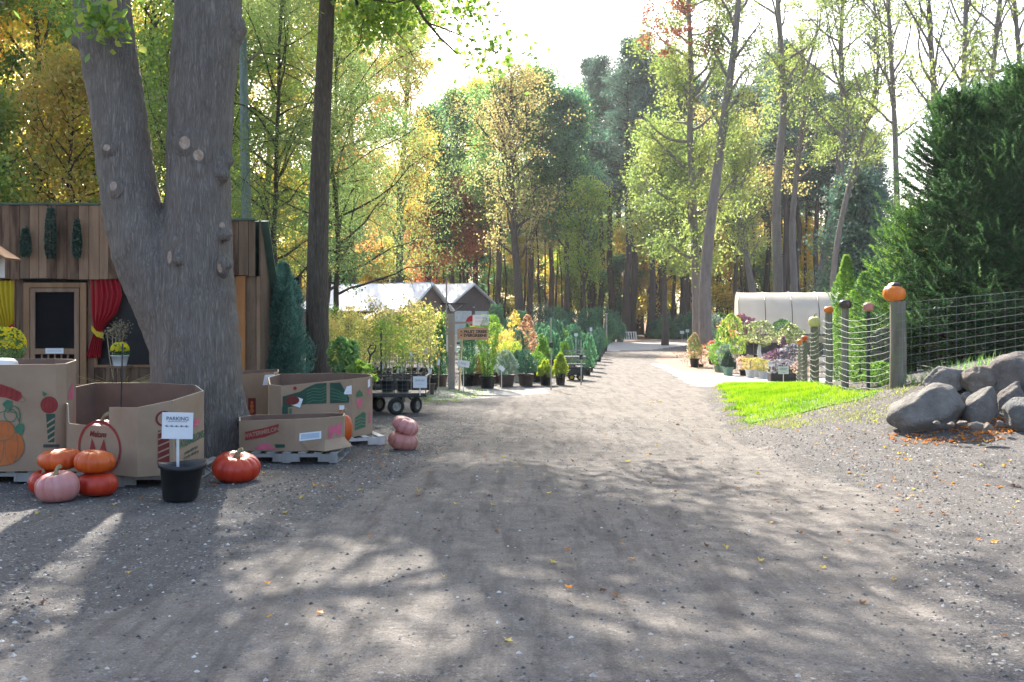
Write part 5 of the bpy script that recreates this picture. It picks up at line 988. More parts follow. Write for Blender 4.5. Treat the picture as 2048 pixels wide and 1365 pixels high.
# ---------------------------------------------------------------- cart
def wheel(e, c, r, w_, rz, rimm='rim'):
    o = MB(); o.lathe([(r*.55, -w_/2), (r*.85, -w_/2), (r, -w_*.3), (r, w_*.3), (r*.85, w_/2), (r*.55, w_/2), (r*.55, -w_/2)], 28); t = o.build('wheel', M['tyre'], e, True); t.rotation_euler = (R(90), 0, rz); t.location = c
    h = MB(); h.lathe([(.001, w_*.2), (r*.15, w_*.35), (r*.18, w_*.2), (r*.5, w_*.2), (r*.56, w_*.42), (r*.56, -w_*.42), (r*.5, -w_*.2), (.001, -w_*.2)], 24); h.build('rim', M[rimm], t, True); return t
Dc = 17.6; c0 = (X(785, Dc), Dc, 0); e = thing('garden_cart', 'dark metal nursery cart with mesh sides and fat black tyres', 'cart', c0); L = 1.32; xl, xr = X(690, Dc)-c0[0], X(856, Dc)-c0[0]; cx = (xl+xr)/2; L = xr-xl
bev(MB().box((cx, 0, .33), (L, .72, .07)).build('deck', M['metal'], e), .01)
for y in (-.35, .35): MB().box((cx, y, .64), (L, .02, .022)).build('rail', M['metal'], e)
for x in (xl+.01, xr-.01): MB().box((x, 0, .645), (.02, .70, .022)).build('rail', M['metal'], e)
for x in (xl+.01, xl+L*.33, xl+L*.62, xr-.01):
    for y in (-.35, .35): MB().box((x, y, .5), (.018, .018, .27)).build('upright', M['metal'], e)
mb = MB()
for i in range(16): x = xl+L*(i+.5)/16; mb.tube([(x, -.35, .365), (x, -.35, .63)], .002, 3)
for z in (.43, .5, .57): mb.tube([(xl, -.35, z), (xr, -.35, z)], .002, 3)
mb.build('mesh_side', M['wire_dark'], e)
for (px, y, rz, r) in ((792, 17.25, R(28), .142), (832, 17.6, R(62), .137), (757, 17.85, R(50), .14), (712, 17.35, R(20), .14)): wheel(e, (X(px, y)-c0[0], y-Dc, r), r, .095, rz)
mb = MB(); mb.tube([(X(795, 17.5)-c0[0], -.3, .15), (X(795, 17.5)-c0[0], -.1, .3)], .02, 6); mb.box((X(800, 17.5)-c0[0], -.05, .23), (.12, .5, .1)); mb.tube([(X(832, 17.6)-c0[0], 0, .14), (X(815, 17.6)-c0[0], 0, .3)], .015, 6); mb.build('axle', M['metal'], e)
sp = thing('spade', 'black handled spade leaning in the cart', 'spade', (X(738, 17.4), 17.4, .37)); mb = MB(); mb.tube([(-.08, 0, 0), (.02, 0, .62)], .016, 8); mb.build('shaft', M['metal'], sp)
mb = MB(); mb.tube([(.02, 0, .62), (-.02, 0, .72), (.03, 0, .80), (.12, 0, .79), (.10, 0, .70), (.02, 0, .62)], .014, 8); mb.build('handle', M['metal'], sp); mb = MB(); mb.prism([(-.17, .0), (-.02, .0), (.0, .22), (-.06, .28), (-.12, .22)], -.008, .008); o = mb.build('blade', M['metal'], sp); o.rotation_euler = (R(90), 0, 0)
Dc = 27.2; c0 = (X(1150, Dc), Dc, 0); e = thing('garden_cart', 'small grey wire trolley with yellow wheels by the track', 'cart', c0); w_ = .56
for z in (.42, .62): MB().box((0, 0, z), (w_, .45, .03)).build('tray', M['wire_dark'], e)
mb = MB()
for i in range(9): x = -w_/2+w_*i/8; mb.tube([(x, -.22, .38), (x, -.22, .78)], .006, 4)
for z in (.5, .56, .7, .78): mb.tube([(-w_/2, -.22, z), (w_/2, -.22, z)], .008, 4); mb.tube([(-w_/2, .22, z), (w_/2, .22, z)], .008, 4)
mb.build('basket', M['wire_dark'], e); MB().box((0, 0, .24), (w_, .3, .2)).build('chassis', M['metal'], e)
for x in (-.10, .13):
    for y in (-.2, .2): wheel(e, (x, y, .085), .085, .06, 0, 'rim_yellow')
# ---------------------------------------------------------------- nursery saplings
used = set()
def put(protos, i, loc, rz, sc, lab, group, name=None, mats=None):
    p = protos[i]
    if i not in used or protos is not SP: pass
    key = (id(protos), i)
    if key not in used:
        used.add(key); p.location = loc; p.rotation_euler = (0, 0, rz); p.scale = (sc,)*3; p['label'] = lab; p['group'] = group
        if name: p.name = name
        return p
    return dup(p, loc, rz, sc, lab, group, mats)
rng = np.random.default_rng(55)
for r_i, (D, x0, x1, k) in enumerate(((20.6, 655, 745, 4), (21.8, 668, 860, 8), (23.2, 650, 866, 10), (24.8, 660, 872, 10), (26.6, 656, 868, 10), (28.6, 664, 872, 9))):
    for i in range(k):
        px = x0+(x1-x0)*i/(k-1)+rng.uniform(-6, 6); d = D+rng.uniform(-.3, .3); q = int(rng.choice(5, p=[.3, .3, .18, .12, .1]))
        put(SP, q, (X(px, d), d, 0), rng.uniform(0, 6), rng.uniform(.78, 1.1), ['yellow leaved', 'lime leaved', 'olive leaved', 'thin lime leaved', 'sparse orange leaved'][q]+' sapling in a '+('brown' if q == 2 else 'black')+' pot, '+['front', 'second', 'third', 'fourth', 'fifth', 'back'][r_i]+' row of the nursery block', 'potted saplings in the nursery block')
for i, (px, q, lab) in enumerate(((775, 1, 'lime sapling in a pot standing on the cart deck'), (806, 3, 'thin lime sapling in a pot at the middle of the cart'), (728, 0, 'yellow sapling in a pot at the left end of the cart'))):
    dup(SP[q], (X(px, 17.65), 17.65, .366), i, .72, lab, 'potted saplings on the cart')
for i in range(16):
    px = 665+i*14+rng.uniform(-5, 5); D = rng.uniform(20.3, 22.5); e = thing('plant_tag', 'white plastic tag hanging among the lower stems of the potted saplings', 'tag', (X(px, D), D, 0), rng.uniform(-.5, .5), 'white tags among the saplings'); z = rng.uniform(.45, .95)
    MB().box((0, -.02, z), (.05, .003, .12), M=Matrix.Rotation(rng.uniform(-.4, .4), 4, 'Y')).build('label_card', M['paper'], e); MB().tube([(0, 0, 0), (.01, -.01, z)], .006, 4).build('cane', M['stake'], e)
# leafy plants behind the green print bin
def leafy(lab, px, D, r, h, z0, m, n, l, wd, ptm='pot', kind='ball', pr=.14, ph=.24, cat='plant', name='potted_plant', up=.3, seed=1, zg=None, grp=None, stem=True):
    zz_ = g1(X(px, D), D) if zg is None else zg
    e = thing(name, lab, cat, (X(px, D), D, zz_), 0, grp); r_ = np.random.default_rng(seed+px); pot(e, pr, ph, M[ptm]); foliage(e, kind, r, h, z0, n, l, wd, M[m] if isinstance(m, str) else m, r_, up=up)
    if stem: MB().tube([(0, 0, ph*.9), (.01, 0, z0+h*.6)], [.018, .008], 6).build('stem', M['bark_grey'], e, True)
    return e
leafy('dark green bushy plant standing behind the green printed bin', 683, 16.3, .22, .55, .72, 'lf_green', 900, .11, .05, up=-.4)
leafy('bright lime broad leaved plant behind the right end of the green printed bin', 722, 16.0, .2, .35, .55, 'lf_yg', 500, .12, .07)
leafy('dark green weeping plant left of the lime one', 705, 16.5, .14, .5, .75, 'lf_green', 500, .1, .04, up=-.6)
# evergreens by the sign post
EV = [('tall narrow dark juniper left of the timber sign post', 881, 24.6, .26, 1.25, .3, 'lf_juniper', 'spire', 'pot_brown', .17), ('narrow dark juniper right behind the timber sign post', 935, 24.8, .24, 1.2, .3, 'lf_juniper', 'spire', 'pot', .17), ('tall bristly green juniper in a black pot, tallest of the potted evergreens', 975, 24.0, .37, 1.45, .26, 'lf_cedar', 'vase', 'pot', .19),
      ('low yellowing spruce behind the tallest juniper', 953, 25.2, .28, .55, .3, 'lf_olive', 'cone', 'pot_brown', .17), ('silvery dwarf spruce in a brown pot right of the tallest juniper', 1013, 24.6, .37, .75, .27, 'lf_silver', 'cone', 'pot_brown', .2), ('silvery dwarf spruce half hidden between two pots', 997, 26, .3, .6, .27, 'lf_silver', 'cone', 'pot_brown', .18), ('blue green dwarf spruce in a brown pot', 1052, 24.9, .36, .72, .28, 'lf_spruce2', 'cone', 'pot_brown', .2), ('blue green dwarf spruce behind the pale pot', 1036, 26.3, .3, .65, .28, 'lf_spruce2', 'cone', 'pot_white', .16),
      ('small yellow green conifer in a black pot by the tall thin stake', 1091, 25.1, .25, .5, .2, 'lf_cedar2', 'cone', 'pot', .15), ('small yellow green conifer right of the tall thin stake', 1121, 25.2, .2, .55, .2, 'lf_cedar2', 'spire', 'pot', .13), ('dull green shrub low at the right of the blue spruce', 1073, 26.5, .3, .5, .25, 'lf_cedar', 'ball', 'pot', .15)]
M['lf_silver'] = leafmat('lf_silver', [(.10, .17, .12), (.20, .28, .22), (.32, .38, .32)], .25, 2); M['lf_spruce2'] = leafmat('lf_spruce2', [(.03, .09, .06), (.06, .15, .10), (.12, .22, .14)], .2, 2); M['lf_cedar2'] = leafmat('lf_cedar2', [(.14, .22, .03), (.32, .40, .05), (.50, .52, .08)], .4, 2)
for i, (lab, px, D, r, h, z0, m, kd, pm, pr) in enumerate(EV): leafy(lab, px, D, r, h, z0, m, 3800 if h > 1 else 3000, .085, .016, pm, kd, pr, .28, 'shrub', 'potted_conifer', .75, i, 0)
# shrubs further back
BK = [('copper leaved sapling behind the blue spruce pots', 1055, 31, .36, 1.35, .4, 'lf_copper', 'spire', .085, .06, 900), ('yellow leaved sapling left of the copper one', 1030, 32, .3, 1.2, .7, 'lf_gold', 'spire', .085, .06, 300), ('tan feathery grass clump right of the tallest juniper', 1003, 29, .4, 1.0, .2, 'lf_gold', 'vase', .16, .012, 1500), ('yellow green grass clump below the copper sapling', 1022, 28, .35, .8, .2, 'lf_cedar2', 'vase', .15, .012, 1400),
      ('low red leaved shrub at the foot of the copper sapling', 1076, 30, .26, .3, .3, 'lf_rust', 'ball', .07, .05, 400), ('dusty green shrub behind the small yellow conifer', 1085, 33, .3, .9, .25, 'lf_silver', 'spire', .08, .03, 1400), ('sprawling yellow twigs beside the barn gable', 990, 34, .4, .9, .6, 'lf_cedar2', 'ball', .08, .05, 420), ('mauve tinted grass between the shed gable and the copper sapling', 1012, 36, .5, 1.1, .2, 'lf_olive', 'vase', .16, .012, 1200)]
M['lf_copper'] = leafmat('lf_copper', [(.22, .13, .08), (.42, .25, .15), (.58, .40, .26)], .4, 2)
for i, (lab, px, D, r, h, z0, m, kd, l, wd, n_) in enumerate(BK): leafy(lab, px, D, r, h, z0, m, n_, l, wd, 'pot', kd, .15, .26, 'shrub', 'potted_shrub', .5, i, 0)
def conifer_proto(seed, r, h, m, n=2600, kd='cone', ptm='pot'):
    e = thing('potted_arborvitae', 'x', 'shrub', (0, 0, 0)); pot(e, .15, .26, M[ptm]); foliage(e, kd, r, h, .24, n, .09, .02, m, np.random.default_rng(seed), up=.9); MB().tube([(0, 0, .2), (0, 0, .24+h*.7)], [.02, .008], 5).build('stem', M['bark_grey'], e); return e
AR = [conifer_proto(1, .25, 1.0, M['lf_juniper']), conifer_proto(2, .22, .8, M['lf_cedar']), conifer_proto(3, .27, 1.25, M['lf_spruce2'])]
rng = np.random.default_rng(12)
for c in range(6):
    for i in range(11):
        D = 29.5+i*2.45+rng.uniform(-.15, .15); xr_ = 2.1+(D-29.5)*.115-c*.62+rng.uniform(-.06, .06); q = int(rng.choice(3, p=[.45, .35, .2] if c < 3 else [.5, .1, .4])); s_ = rng.uniform(.85, 1.1)*(1 if c < 2 else 1.25)
        if c > 3 and i < 2: continue
        put(AR, q, (xr_, D, 0), rng.uniform(0, 6), s_, ['blue green', 'bright green', 'tall dark'][q]+' arborvitae in a black pot in the rows beside the track'+(', roadside row' if c == 0 else ''), 'potted arborvitae in rows beside the track')
# dark planted spruces between the rows and the woods
def spruce_small(lab, px, D, h, r, m, seed): 
    e = thing('spruce_tree', lab, 'tree', (X(px, D), D, 0)); foliage(e, 'cone', r, h, .1, 6500, .2, .045, M[m], np.random.default_rng(seed), up=.1, name='crown'); MB().tube([(0, 0, 0), (0, 0, h*.7)], [.09, .02], 6).build('trunk', M['bark_dark'], e)
for i, (px, D, y0, r, m, lab) in enumerate(((992, 62, 598, 1.1, 'lf_blue', 'dark spruce right beside the brown shed gable'), (1085, 64, 596, 1.5, 'lf_spruce2', 'broad blue green spruce behind the copper sapling'), (1120, 66, 600, 1.3, 'lf_blue', 'dark spruce left of the row of spruces'), (1148, 66, 608, 1.4, 'lf_spruce2', 'blue green spruce in the middle of the spruce row'), (1178, 68, 604, 1.3, 'lf_blue', 'dark spruce behind the far potted rows'), (1205, 70, 600, 1.4, 'lf_blue', 'broad dark spruce left of the leaning pallet'), (1228, 74, 612, 1.0, 'lf_spruce2', 'smaller spruce right before the leaning pallet'),
     (1045, 62, 606, 1.0, 'lf_blue', 'dark spruce behind the yellow sapling'), (1332, 84, 618, 1.2, 'lf_blue', 'conical dark spruce at the far end of the track'), (1358, 86, 622, 1.1, 'lf_blue', 'second conical dark spruce at the far end of the track'), (1384, 84, 616, 1.3, 'lf_blue', 'third conical spruce left of the curved trunk'), (1310, 88, 634, .9, 'lf_spruce2', 'lowest far spruce beside the track end'), (1445, 60, 616, 1.0, 'lf_cedar', 'bright cedar at the left end of the hoop house'))):
    h = CH-(y0-640)/2048*D; spruce_small(lab, px, D, h, r, m, 400+i)
e = pallet('weathered pallet leaning at the far end of the track', (X(1258, 82), 82), 1.3, 1.3, 0, 'pallet_pale'); e.rotation_euler = (R(68), 0, R(10)); e.location[2] = .0
# ---------------------------------------------------------------- barns
def barn(lab, peak, D, hw, L, rz, ze, door=False, name='barn'):
    zp = peak[2]; e = thing(name, lab, 'building', (peak[0], D, 0), rz); wl = MB()
    pr = [(0, -hw, 0), (0, hw, 0), (0, hw, ze), (0, 0, zp), (0, -hw, ze)]; wl.add(pr+[(-L, b, c) for a, b, c in pr], [(0, 1, 2, 3, 4), (9, 8, 7, 6, 5), (0, 4, 9, 5), (1, 6, 7, 2)]); wl.build('wall', M['brown_wall'], e)
    for s_ in (-1, 1):
        ov = .25; sl_ = (zp-ze)/hw; o = MB().add([(.25, 0, zp+.04), (-L-.2, 0, zp+.04), (-L-.2, s_*(hw+ov), ze-ov*sl_+.04), (.25, s_*(hw+ov), ze-ov*sl_+.04)], [(0, 1, 2, 3)]).build('roof', M['roof'], e); o.modifiers.new('s', 'SOLIDIFY').thickness = .06
        o = MB().tube([(.27, 0, zp-.02), (.27, s_*(hw+ov), ze-ov*sl_-.02)], .07, 4).build('barge_board', M['white_wood'], e)
    mb = MB()
    for i in range(int(hw*2/.3)): y = -hw+.15+i*.3; mb.box((.006, y, (ze+.0)/2+ .0), (.012, .02, ze))
    mb.build('batten', M['brown_wall'], e)
    if door:
        bev(MB().box((.03, -.9, 1.15), (.05, 1.7, 2.1)).build('garage_door', M['white_wood'], e), .01); bev(MB().box((.03, 1.1, 1.15), (.05, 1.5, 2.1)).build('garage_door', M['white_wood'], e), .01); MB().box((.07, .15, 2.45), (.1, .1, .1)).build('lamp', M['white_wood'], e)
    return e
barn('long barn with a blazing white metal roof behind the saplings', W(858, 568, 58), 58, 2.3, 7.2, R(-26), CH+22/2048*58, name='barn')
barn('brown gabled shed with white garage doors behind the sign post', W(943, 569, 70), 70, 2.05, 7, R(-38), CH+36/2048*70, True, 'gabled_shed')
e = thing('lean_to', 'low white roofed lean to in front of the long barn', 'building', (X(784, 52), 52, 0), R(-10)); MB().add([(-1.2, .8, 2.0), (1.3, .8, 2.05), (.9, -.8, 1.62), (-1.4, -.8, 1.6)], [(0, 1, 2, 3)]).build('roof', M['roof'], e).modifiers.new('s', 'SOLIDIFY').thickness = .05
for x in (-1.2, 1.0):
    for y in (-.7, .7): MB().box((x, y, .8), (.1, .1, 1.6)).build('post', M['white_wood'], e)
MB().box((0, .75, 1.0), (2.2, .05, 1.9)).build('wall', M['brown_wall'], e)
# ---------------------------------------------------------------- hoop house
D = 47; gx0 = X(1478, D); e = thing('greenhouse', 'hoop house under cream plastic film behind the plant display', 'greenhouse', (gx0, D, 0), R(-9)); Lg = 9.5; Wg = 4.2; zt0 = CH+57/2048*D; zs = 1.0
k = 22; a = np.linspace(0, math.pi, k); prof = [(0, .95)]+[(Wg/2-Wg/2*np.sign(math.cos(q))*abs(math.cos(q))**.8, 1.25+(zt0-1.25)*math.sin(q)**.75) for q in a]+[(Wg, .95)]
xs = np.linspace(0, Lg, 40); V = np.array([(x, y, z-.02*abs(math.sin(x/1.27*math.pi))*(z > 1.5)) for x in xs for y, z in prof]); q = len(prof); i = (np.arange(39)[:, None]*q+np.arange(q-1)[None]).ravel()
MB().add(V, np.stack([i, i+1, i+q+1, i+q], -1)).build('film', M['poly'], e, True)
MB().add([(0.01, y, z) for y, z in prof], [tuple(range(q))]).build('end_panel', M['poly'], e); MB().add([(Lg-.01, y, z) for y, z in prof], [tuple(range(q))]).build('end_panel', M['poly'], e)
for j in range(9): MB().tube([(j*1.19, y*(1)+(-.012 if y < .5 else 0), z+.01) for y, z in prof], .018, 6).build('hoop', M['metal'], e)
bev(MB().box((Lg/2, -.03, .72), (Lg, .05, .32)).build('sill_board', M['stake'], e), .005); bev(MB().box((Lg/2, -.02, .915), (Lg, .05, .05)).build('rail', M['metal'], e), .005)
MB().box((Lg/2, .3, .28), (Lg-.2, .04, .52)).build('skirt_shade', mat('skirt_shade', (.10, .10, .10), (.04, .04, .04), 2, .8, 0), e)  # dark sheet paints the shade of the opening below the sill boards
for j in range(6): MB().box((j*1.88+.03, .02, .28), (.08, .08, .56)).build('leg', M['post_grey'], e)
# ---------------------------------------------------------------- plant display at the right
DP = [('pink flowered potted shrub left of the curved trunk', 1389, 34.5, .30, .85, .3, 'lf_pinkish', 'spire', 'pot', .16, .3, .075, .055, 900, .2), ('pale pink shrub sprawling at the foot of the curved trunk', 1402, 34.8, .33, .5, .1, 'lf_pinkpale', 'ball', 'pot', .1, .1, .08, .05, 700, .2),
      ('silver blue spruce behind the curved trunk', 1431, 50, 1.0, 2.1, .2, 'lf_silver', 'cone', 'pot', .2, .3, .16, .05, 4500, .9), ('green leafy shrub right of the curved trunk', 1447, 38, .35, 1.0, .4, 'lf_cedar', 'spire', 'pot', .15, .3, .08, .06, 1400, .3),
      ('orange tinted shrub below the mauve hydrangeas', 1458, 40, .4, .9, .8, 'lf_orange', 'ball', 'pot', .15, .3, .08, .06, 800, .3), ('mauve pink hydrangea with the tallest heads left of the hoop house', 1484, 39, .5, .6, 1.15, 'lf_mauve', 'ball', 'pot', .18, .3, .13, .12, 900, .3), ('mauve hydrangea head group right of the tallest', 1507, 38.5, .33, .5, .75, 'lf_mauve', 'ball', 'pot', .18, .3, .12, .11, 600, .3),
      ('lime weeping tree whose strands hang nearly to the ground', 1464, 33, .48, 1.25, .45, 'lf_weep', 'ball', 'pot', .15, .25, .12, .035, 1900, -.9), ('grey green weeping tree in front of the curved trunk', 1437, 31.5, .3, .75, .15, 'lf_cedar', 'ball', 'pot_green', .14, .2, .09, .03, 1100, -.8), ('pale weeping tree beside the dark cone', 1449, 31, .22, .65, .2, 'lf_silver', 'ball', 'pot_green', .13, .2, .08, .03, 800, -.8),
      ('dense dark green cone in a pale green pot', 1456, 29.6, .23, .62, .2, 'lf_dense', 'cone', 'pot_green', .16, .24, .03, .02, 5200, .3), ('round headed small tree with a whitewashed stem', 1520, 31, .42, .72, .82, 'lf_variegated', 'ball', 'pot', .12, .12, .075, .05, 1500, .2),
      ('wide green shrub in front of the hoop house middle', 1565, 38, .62, .6, .95, 'lf_green', 'ball', 'pot', .2, .4, .1, .07, 1500, .2), ('pale mottled shrub in front of the hoop house right part', 1580, 33, .40, .8, .65, 'lf_variegated', 'ball', 'pot', .18, .3, .09, .06, 1500, .3),
      ('golden dwarf shrub in a grey pot, left of the golden row', 1500, 28.4, .25, .34, .22, 'lf_golddwarf', 'ball', 'pot_white', .13, .22, .05, .012, 2200, .7), ('golden dwarf shrub in the middle of the golden row', 1513, 28.8, .22, .32, .22, 'lf_golddwarf', 'ball', 'pot_white', .12, .22, .05, .012, 2000, .7), ('dull gold dwarf shrub right in the golden row', 1527, 28.0, .25, .3, .2, 'lf_olive2', 'ball', 'pot_white', .13, .2, .05, .012, 2200, .7), ('tiny dark plant in a cracked white pot', 1543, 27.6, .1, .14, .18, 'lf_dense', 'ball', 'pot_white', .11, .2, .05, .02, 300, .5),
      ('purple leaved shrub, left of the purple pair', 1556, 29.5, .40, .42, .3, 'lf_purple', 'ball', 'pot', .16, .26, .08, .055, 1100, .3), ('tall dark purple shoot rising between the purple shrubs', 1567, 30, .16, .85, .25, 'lf_purple', 'spire', 'pot', .13, .25, .08, .05, 420, .5), ('silvery purple shrub near the fence end', 1588, 29.3, .40, .55, .3, 'lf_silverpurple', 'ball', 'pot', .16, .26, .08, .055, 1300, .3), ('grey leaved ground plant in front of the purple shrubs', 1572, 28, .46, .24, .25, 'lf_silverpurple', 'ball', 'pot', .14, .24, .07, .04, 900, .2),
      ('small tan leaved plant beside the cream signs', 1487, 29.4, .2, .35, .18, 'lf_pinkpale', 'ball', 'pot', .12, .16, .06, .04, 400, .3), ('low green shrub by the weeping pair', 1441, 35, .4, .6, .25, 'lf_green', 'ball', 'pot', .16, .24, .09, .06, 900, .2), ('dark red leaved shrub under the orange tinted one', 1425, 37, .34, .5, .3, 'lf_rust', 'ball', 'pot', .16, .24, .08, .06, 600, .2)]
for nm, cs, tr in (('lf_pinkish', [(.10, .18, .05), (.30, .30, .10), (.70, .28, .34)], .4), ('lf_pinkpale', [(.25, .20, .10), (.50, .34, .26), (.66, .48, .40)], .4), ('lf_mauve', [(.08, .10, .05), (.34, .14, .19), (.50, .28, .33)], .3), ('lf_weep', [(.06, .12, .025), (.20, .30, .05), (.38, .42, .08)], .45), ('lf_dense', [(.015, .05, .03), (.03, .08, .045)], .15), ('lf_variegated', [(.06, .11, .04), (.22, .27, .10), (.46, .44, .26)], .4), ('lf_golddwarf', [(.16, .15, .04), (.38, .32, .09), (.58, .48, .18)], .35), ('lf_olive2', [(.22, .22, .06), (.42, .38, .12)], .35), ('lf_purple', [(.05, .025, .04), (.16, .08, .13), (.36, .25, .32)], .3), ('lf_silverpurple', [(.06, .055, .065), (.22, .21, .23), (.46, .46, .48)], .3)): M[nm] = leafmat(nm, cs, tr, 2)
for i, (lab, px, D, r, h, z0, m, kd, pm, pr, ph, l, wd, n_, up) in enumerate(DP):
    leafy(lab, px, D, r, h, z0, m, n_, l, wd, pm, kd, pr, ph, 'plant', 'potted_plant', up, i+20)
    if 'whitewashed' in lab: p = [q for q in bpy.data.objects if q.get('label') == lab][0]; MB().tube([(0.02, 0, .1), (.0, 0, .45), (-.03, 0, .62), (0, 0, .95)], [.085, .07, .06, .03], 10).build('whitewashed_stem', M['white_wood'], p, True)
e = thing('planter_box', 'long black planter trough behind the white notice sign', 'planter', (X(1573, 26.6), 26.6, g1(X(1573, 26.6), 26.6))); mb = MB(); Lx = .88
for c, d in (((0, -.2, .11), (Lx, .025, .22)), ((0, .2, .11), (Lx, .025, .22)), ((-Lx/2, 0, .11), (.025, .375, .22)), ((Lx/2, 0, .11), (.025, .375, .22))): mb.box(c, d)
bev(mb.build('trough', M['pot'], e), .006); MB().box((0, 0, .09), (Lx-.04, .36, .17)).build('soil', M['soil'], e)
r_ = np.random.default_rng(5)
for i, (px, lab) in enumerate(((1549, 'white blossomed seedling at the left of the trough'), (1592, 'pinkish seedling at the right of the trough'))):
    e = thing('seedling', lab, 'plant', (X(px, 26.6), 26.6, g1(X(px, 26.6), 26.6)+.17)); foliage(e, 'ball', .12, .3, .02, 200, .05, .035, M['lf_pinkpale' if i else 'lf_silverpurple'], r_); MB().tube([(0, 0, 0), (0, 0, .2)], .006, 4).build('stem', M['bark_grey'], e)
# ---------------------------------------------------------------- rocks
def sphere_dirs(n, m):
    th = np.linspace(0, math.pi, n); ph = np.arange(m)*2*math.pi/m; T, Pp = np.meshgrid(th, ph, indexing='ij'); return np.stack([np.sin(T)*np.cos(Pp), np.sin(T)*np.sin(Pp), np.cos(T)], -1).reshape(-1, 3)
def rockmat(nm, c1, c2, c3):
    m, n, b = newmat(nm); v = coords(n); f = noise(n, v, 3.2, 8, .7); f2 = noise(n, v, 16, 8, .75); col = ramp(n, f, [c2, c1], [.35, .65]); col = mixc(n, ramp(n, f2, [(0, 0, 0), (1, 1, 1)], [.55, .75]), col, c3)
    n.links.new(col, b.inputs['Base Color']); b.inputs['Roughness'].default_value = .85; b.inputs['Specular IOR Level'].default_value = .25; bump(n, b, math_(n, 'ADD', f2, f), 1, .09); M[nm] = m
rockmat('rock_grey', (.35, .325, .30), (.20, .185, .17), (.45, .42, .38)); rockmat('rock_brown', (.34, .29, .245), (.19, .16, .135), (.43, .38, .33)); rockmat('rock_pale', (.26, .26, .25), (.17, .17, .165), (.34, .34, .33)); rockmat('rock_purple', (.30, .26, .24), (.17, .15, .14), (.39, .35, .32))
def rock(lab, px, py, wpx, hpx, D, m, seed, dep=.8, rot=0, ang=.78, name='boulder', tilt=0, soft=24):
    rng = np.random.default_rng(seed); n_, mm = 34, 56; d = sphere_dirs(n_, mm); k = 14; nn = rng.normal(size=(k, 3)); nn /= np.linalg.norm(nn, axis=1)[:, None]; off = rng.uniform(ang-.16, 1.0, k)
    dots = np.maximum(d@nn.T, 1e-3)/off[None]; r = (1+(dots**soft).sum(1))**(-1/soft)*1.08
    r *= 1+.03*np.sin(d@rng.normal(0, 5, 3))+.02*np.sin(d@rng.normal(0, 9, 3)+1)*np.sin(d@rng.normal(0, 9, 3))+.012*np.sin(d@rng.normal(0, 19, 3))+.006*np.abs(np.sin(d@rng.normal(0, 30, 3)))
    v = d*r[:, None]; lo_ = v[:, 2] < 0; sc_ = np.where(lo_, (1-np.clip(-d[:, 2], 0, .93)**2)**-.28, 1.0); v[:, :2] *= sc_[:, None]; w_, h_ = wpx/2048*D, hpx/2048*D; v = v*np.array([w_/2, w_/2*dep, h_/2])
    Rm = np.array((Matrix.Rotation(rot, 3, 'Z')@Matrix.Rotation(tilt, 3, 'Y'))); v = v@Rm.T; c = W(px, py, D)
    i = (np.arange(n_-1)[:, None]*mm+np.arange(mm)[None]); j = (np.arange(n_-1)[:, None]*mm+(np.arange(mm)+1)[None] % mm); F = np.stack([i, i+mm, j+mm, j], -1).reshape(-1, 4)
    mb = MB(); mb.add(v, F); o = mb.build(name, M[m], None, True, tuple(c)); tag(o, lab, 'boulder' if name == 'boulder' else 'stone'); return o
rock('largest grey boulder lying lowest at the left of the rock pile', 1860, 818, 166, 100, 12.5, 'rock_grey', 41, .7, 0, .72)
rock('smooth grey boulder second from the left in the upper tier', 1892, 760, 92, 58, 13.4, 'rock_grey', 8, .8, .3, .8, tilt=R(-8))
rock('brownish boulder between the smooth grey one and the biggest upper one', 1962, 764, 78, 62, 13.2, 'rock_brown', 12, .8, .2, .75)
rock('big upper boulder sloping up out of the frame', 2026, 750, 128, 80, 13.1, 'rock_purple', 15, .8, 0, .78, tilt=R(-20))
rock('angular dark blocky boulder in the middle of the lower tier', 1966, 812, 82, 80, 12.5, 'rock_grey', 21, .8, .5, .62, soft=18)
rock('leaning dark slab between the blocky boulder and the round pale one', 2022, 806, 62, 92, 12.6, 'rock_purple', 24, .7, 0, .66, tilt=R(28), soft=14)
rock('round pale grey boulder cut by the right edge of the frame', 2052, 828, 84, 72, 11.9, 'rock_pale', 29, .9, 0, .85)
rock('boulder in the shade behind the tall fence post', 1762, 702, 70, 90, 18.3, 'rock_grey', 31, .9, 0, .7)
rng = np.random.default_rng(3)
for i, (px, py, w_, h_, D, lab) in enumerate(((1955, 850, 34, 16, 11.6, 'flat grey stone below the blocky boulder'), (1976, 854, 26, 18, 11.5, 'rounded dark stone right of the flat one'), (1925, 846, 22, 10, 11.8, 'small grey stone under the largest boulder'), (1872, 845, 16, 9, 11.8, 'tiny stone left of the flat grey ones'), (1902, 848, 18, 9, 11.7, 'tiny stone among the orange leaves'), (2000, 846, 18, 12, 11.8, 'small stone under the leaning slab'), (1935, 800, 30, 30, 13.0, 'dark stone wedged between the two lowest boulders'), (1995, 790, 40, 40, 13.2, 'dark stone wedged behind the blocky boulder'))):
    rock(lab, px, py, w_, h_, D, ['rock_grey', 'rock_brown', 'rock_purple'][i % 3], 60+i, .8, i, .7, 'stone')
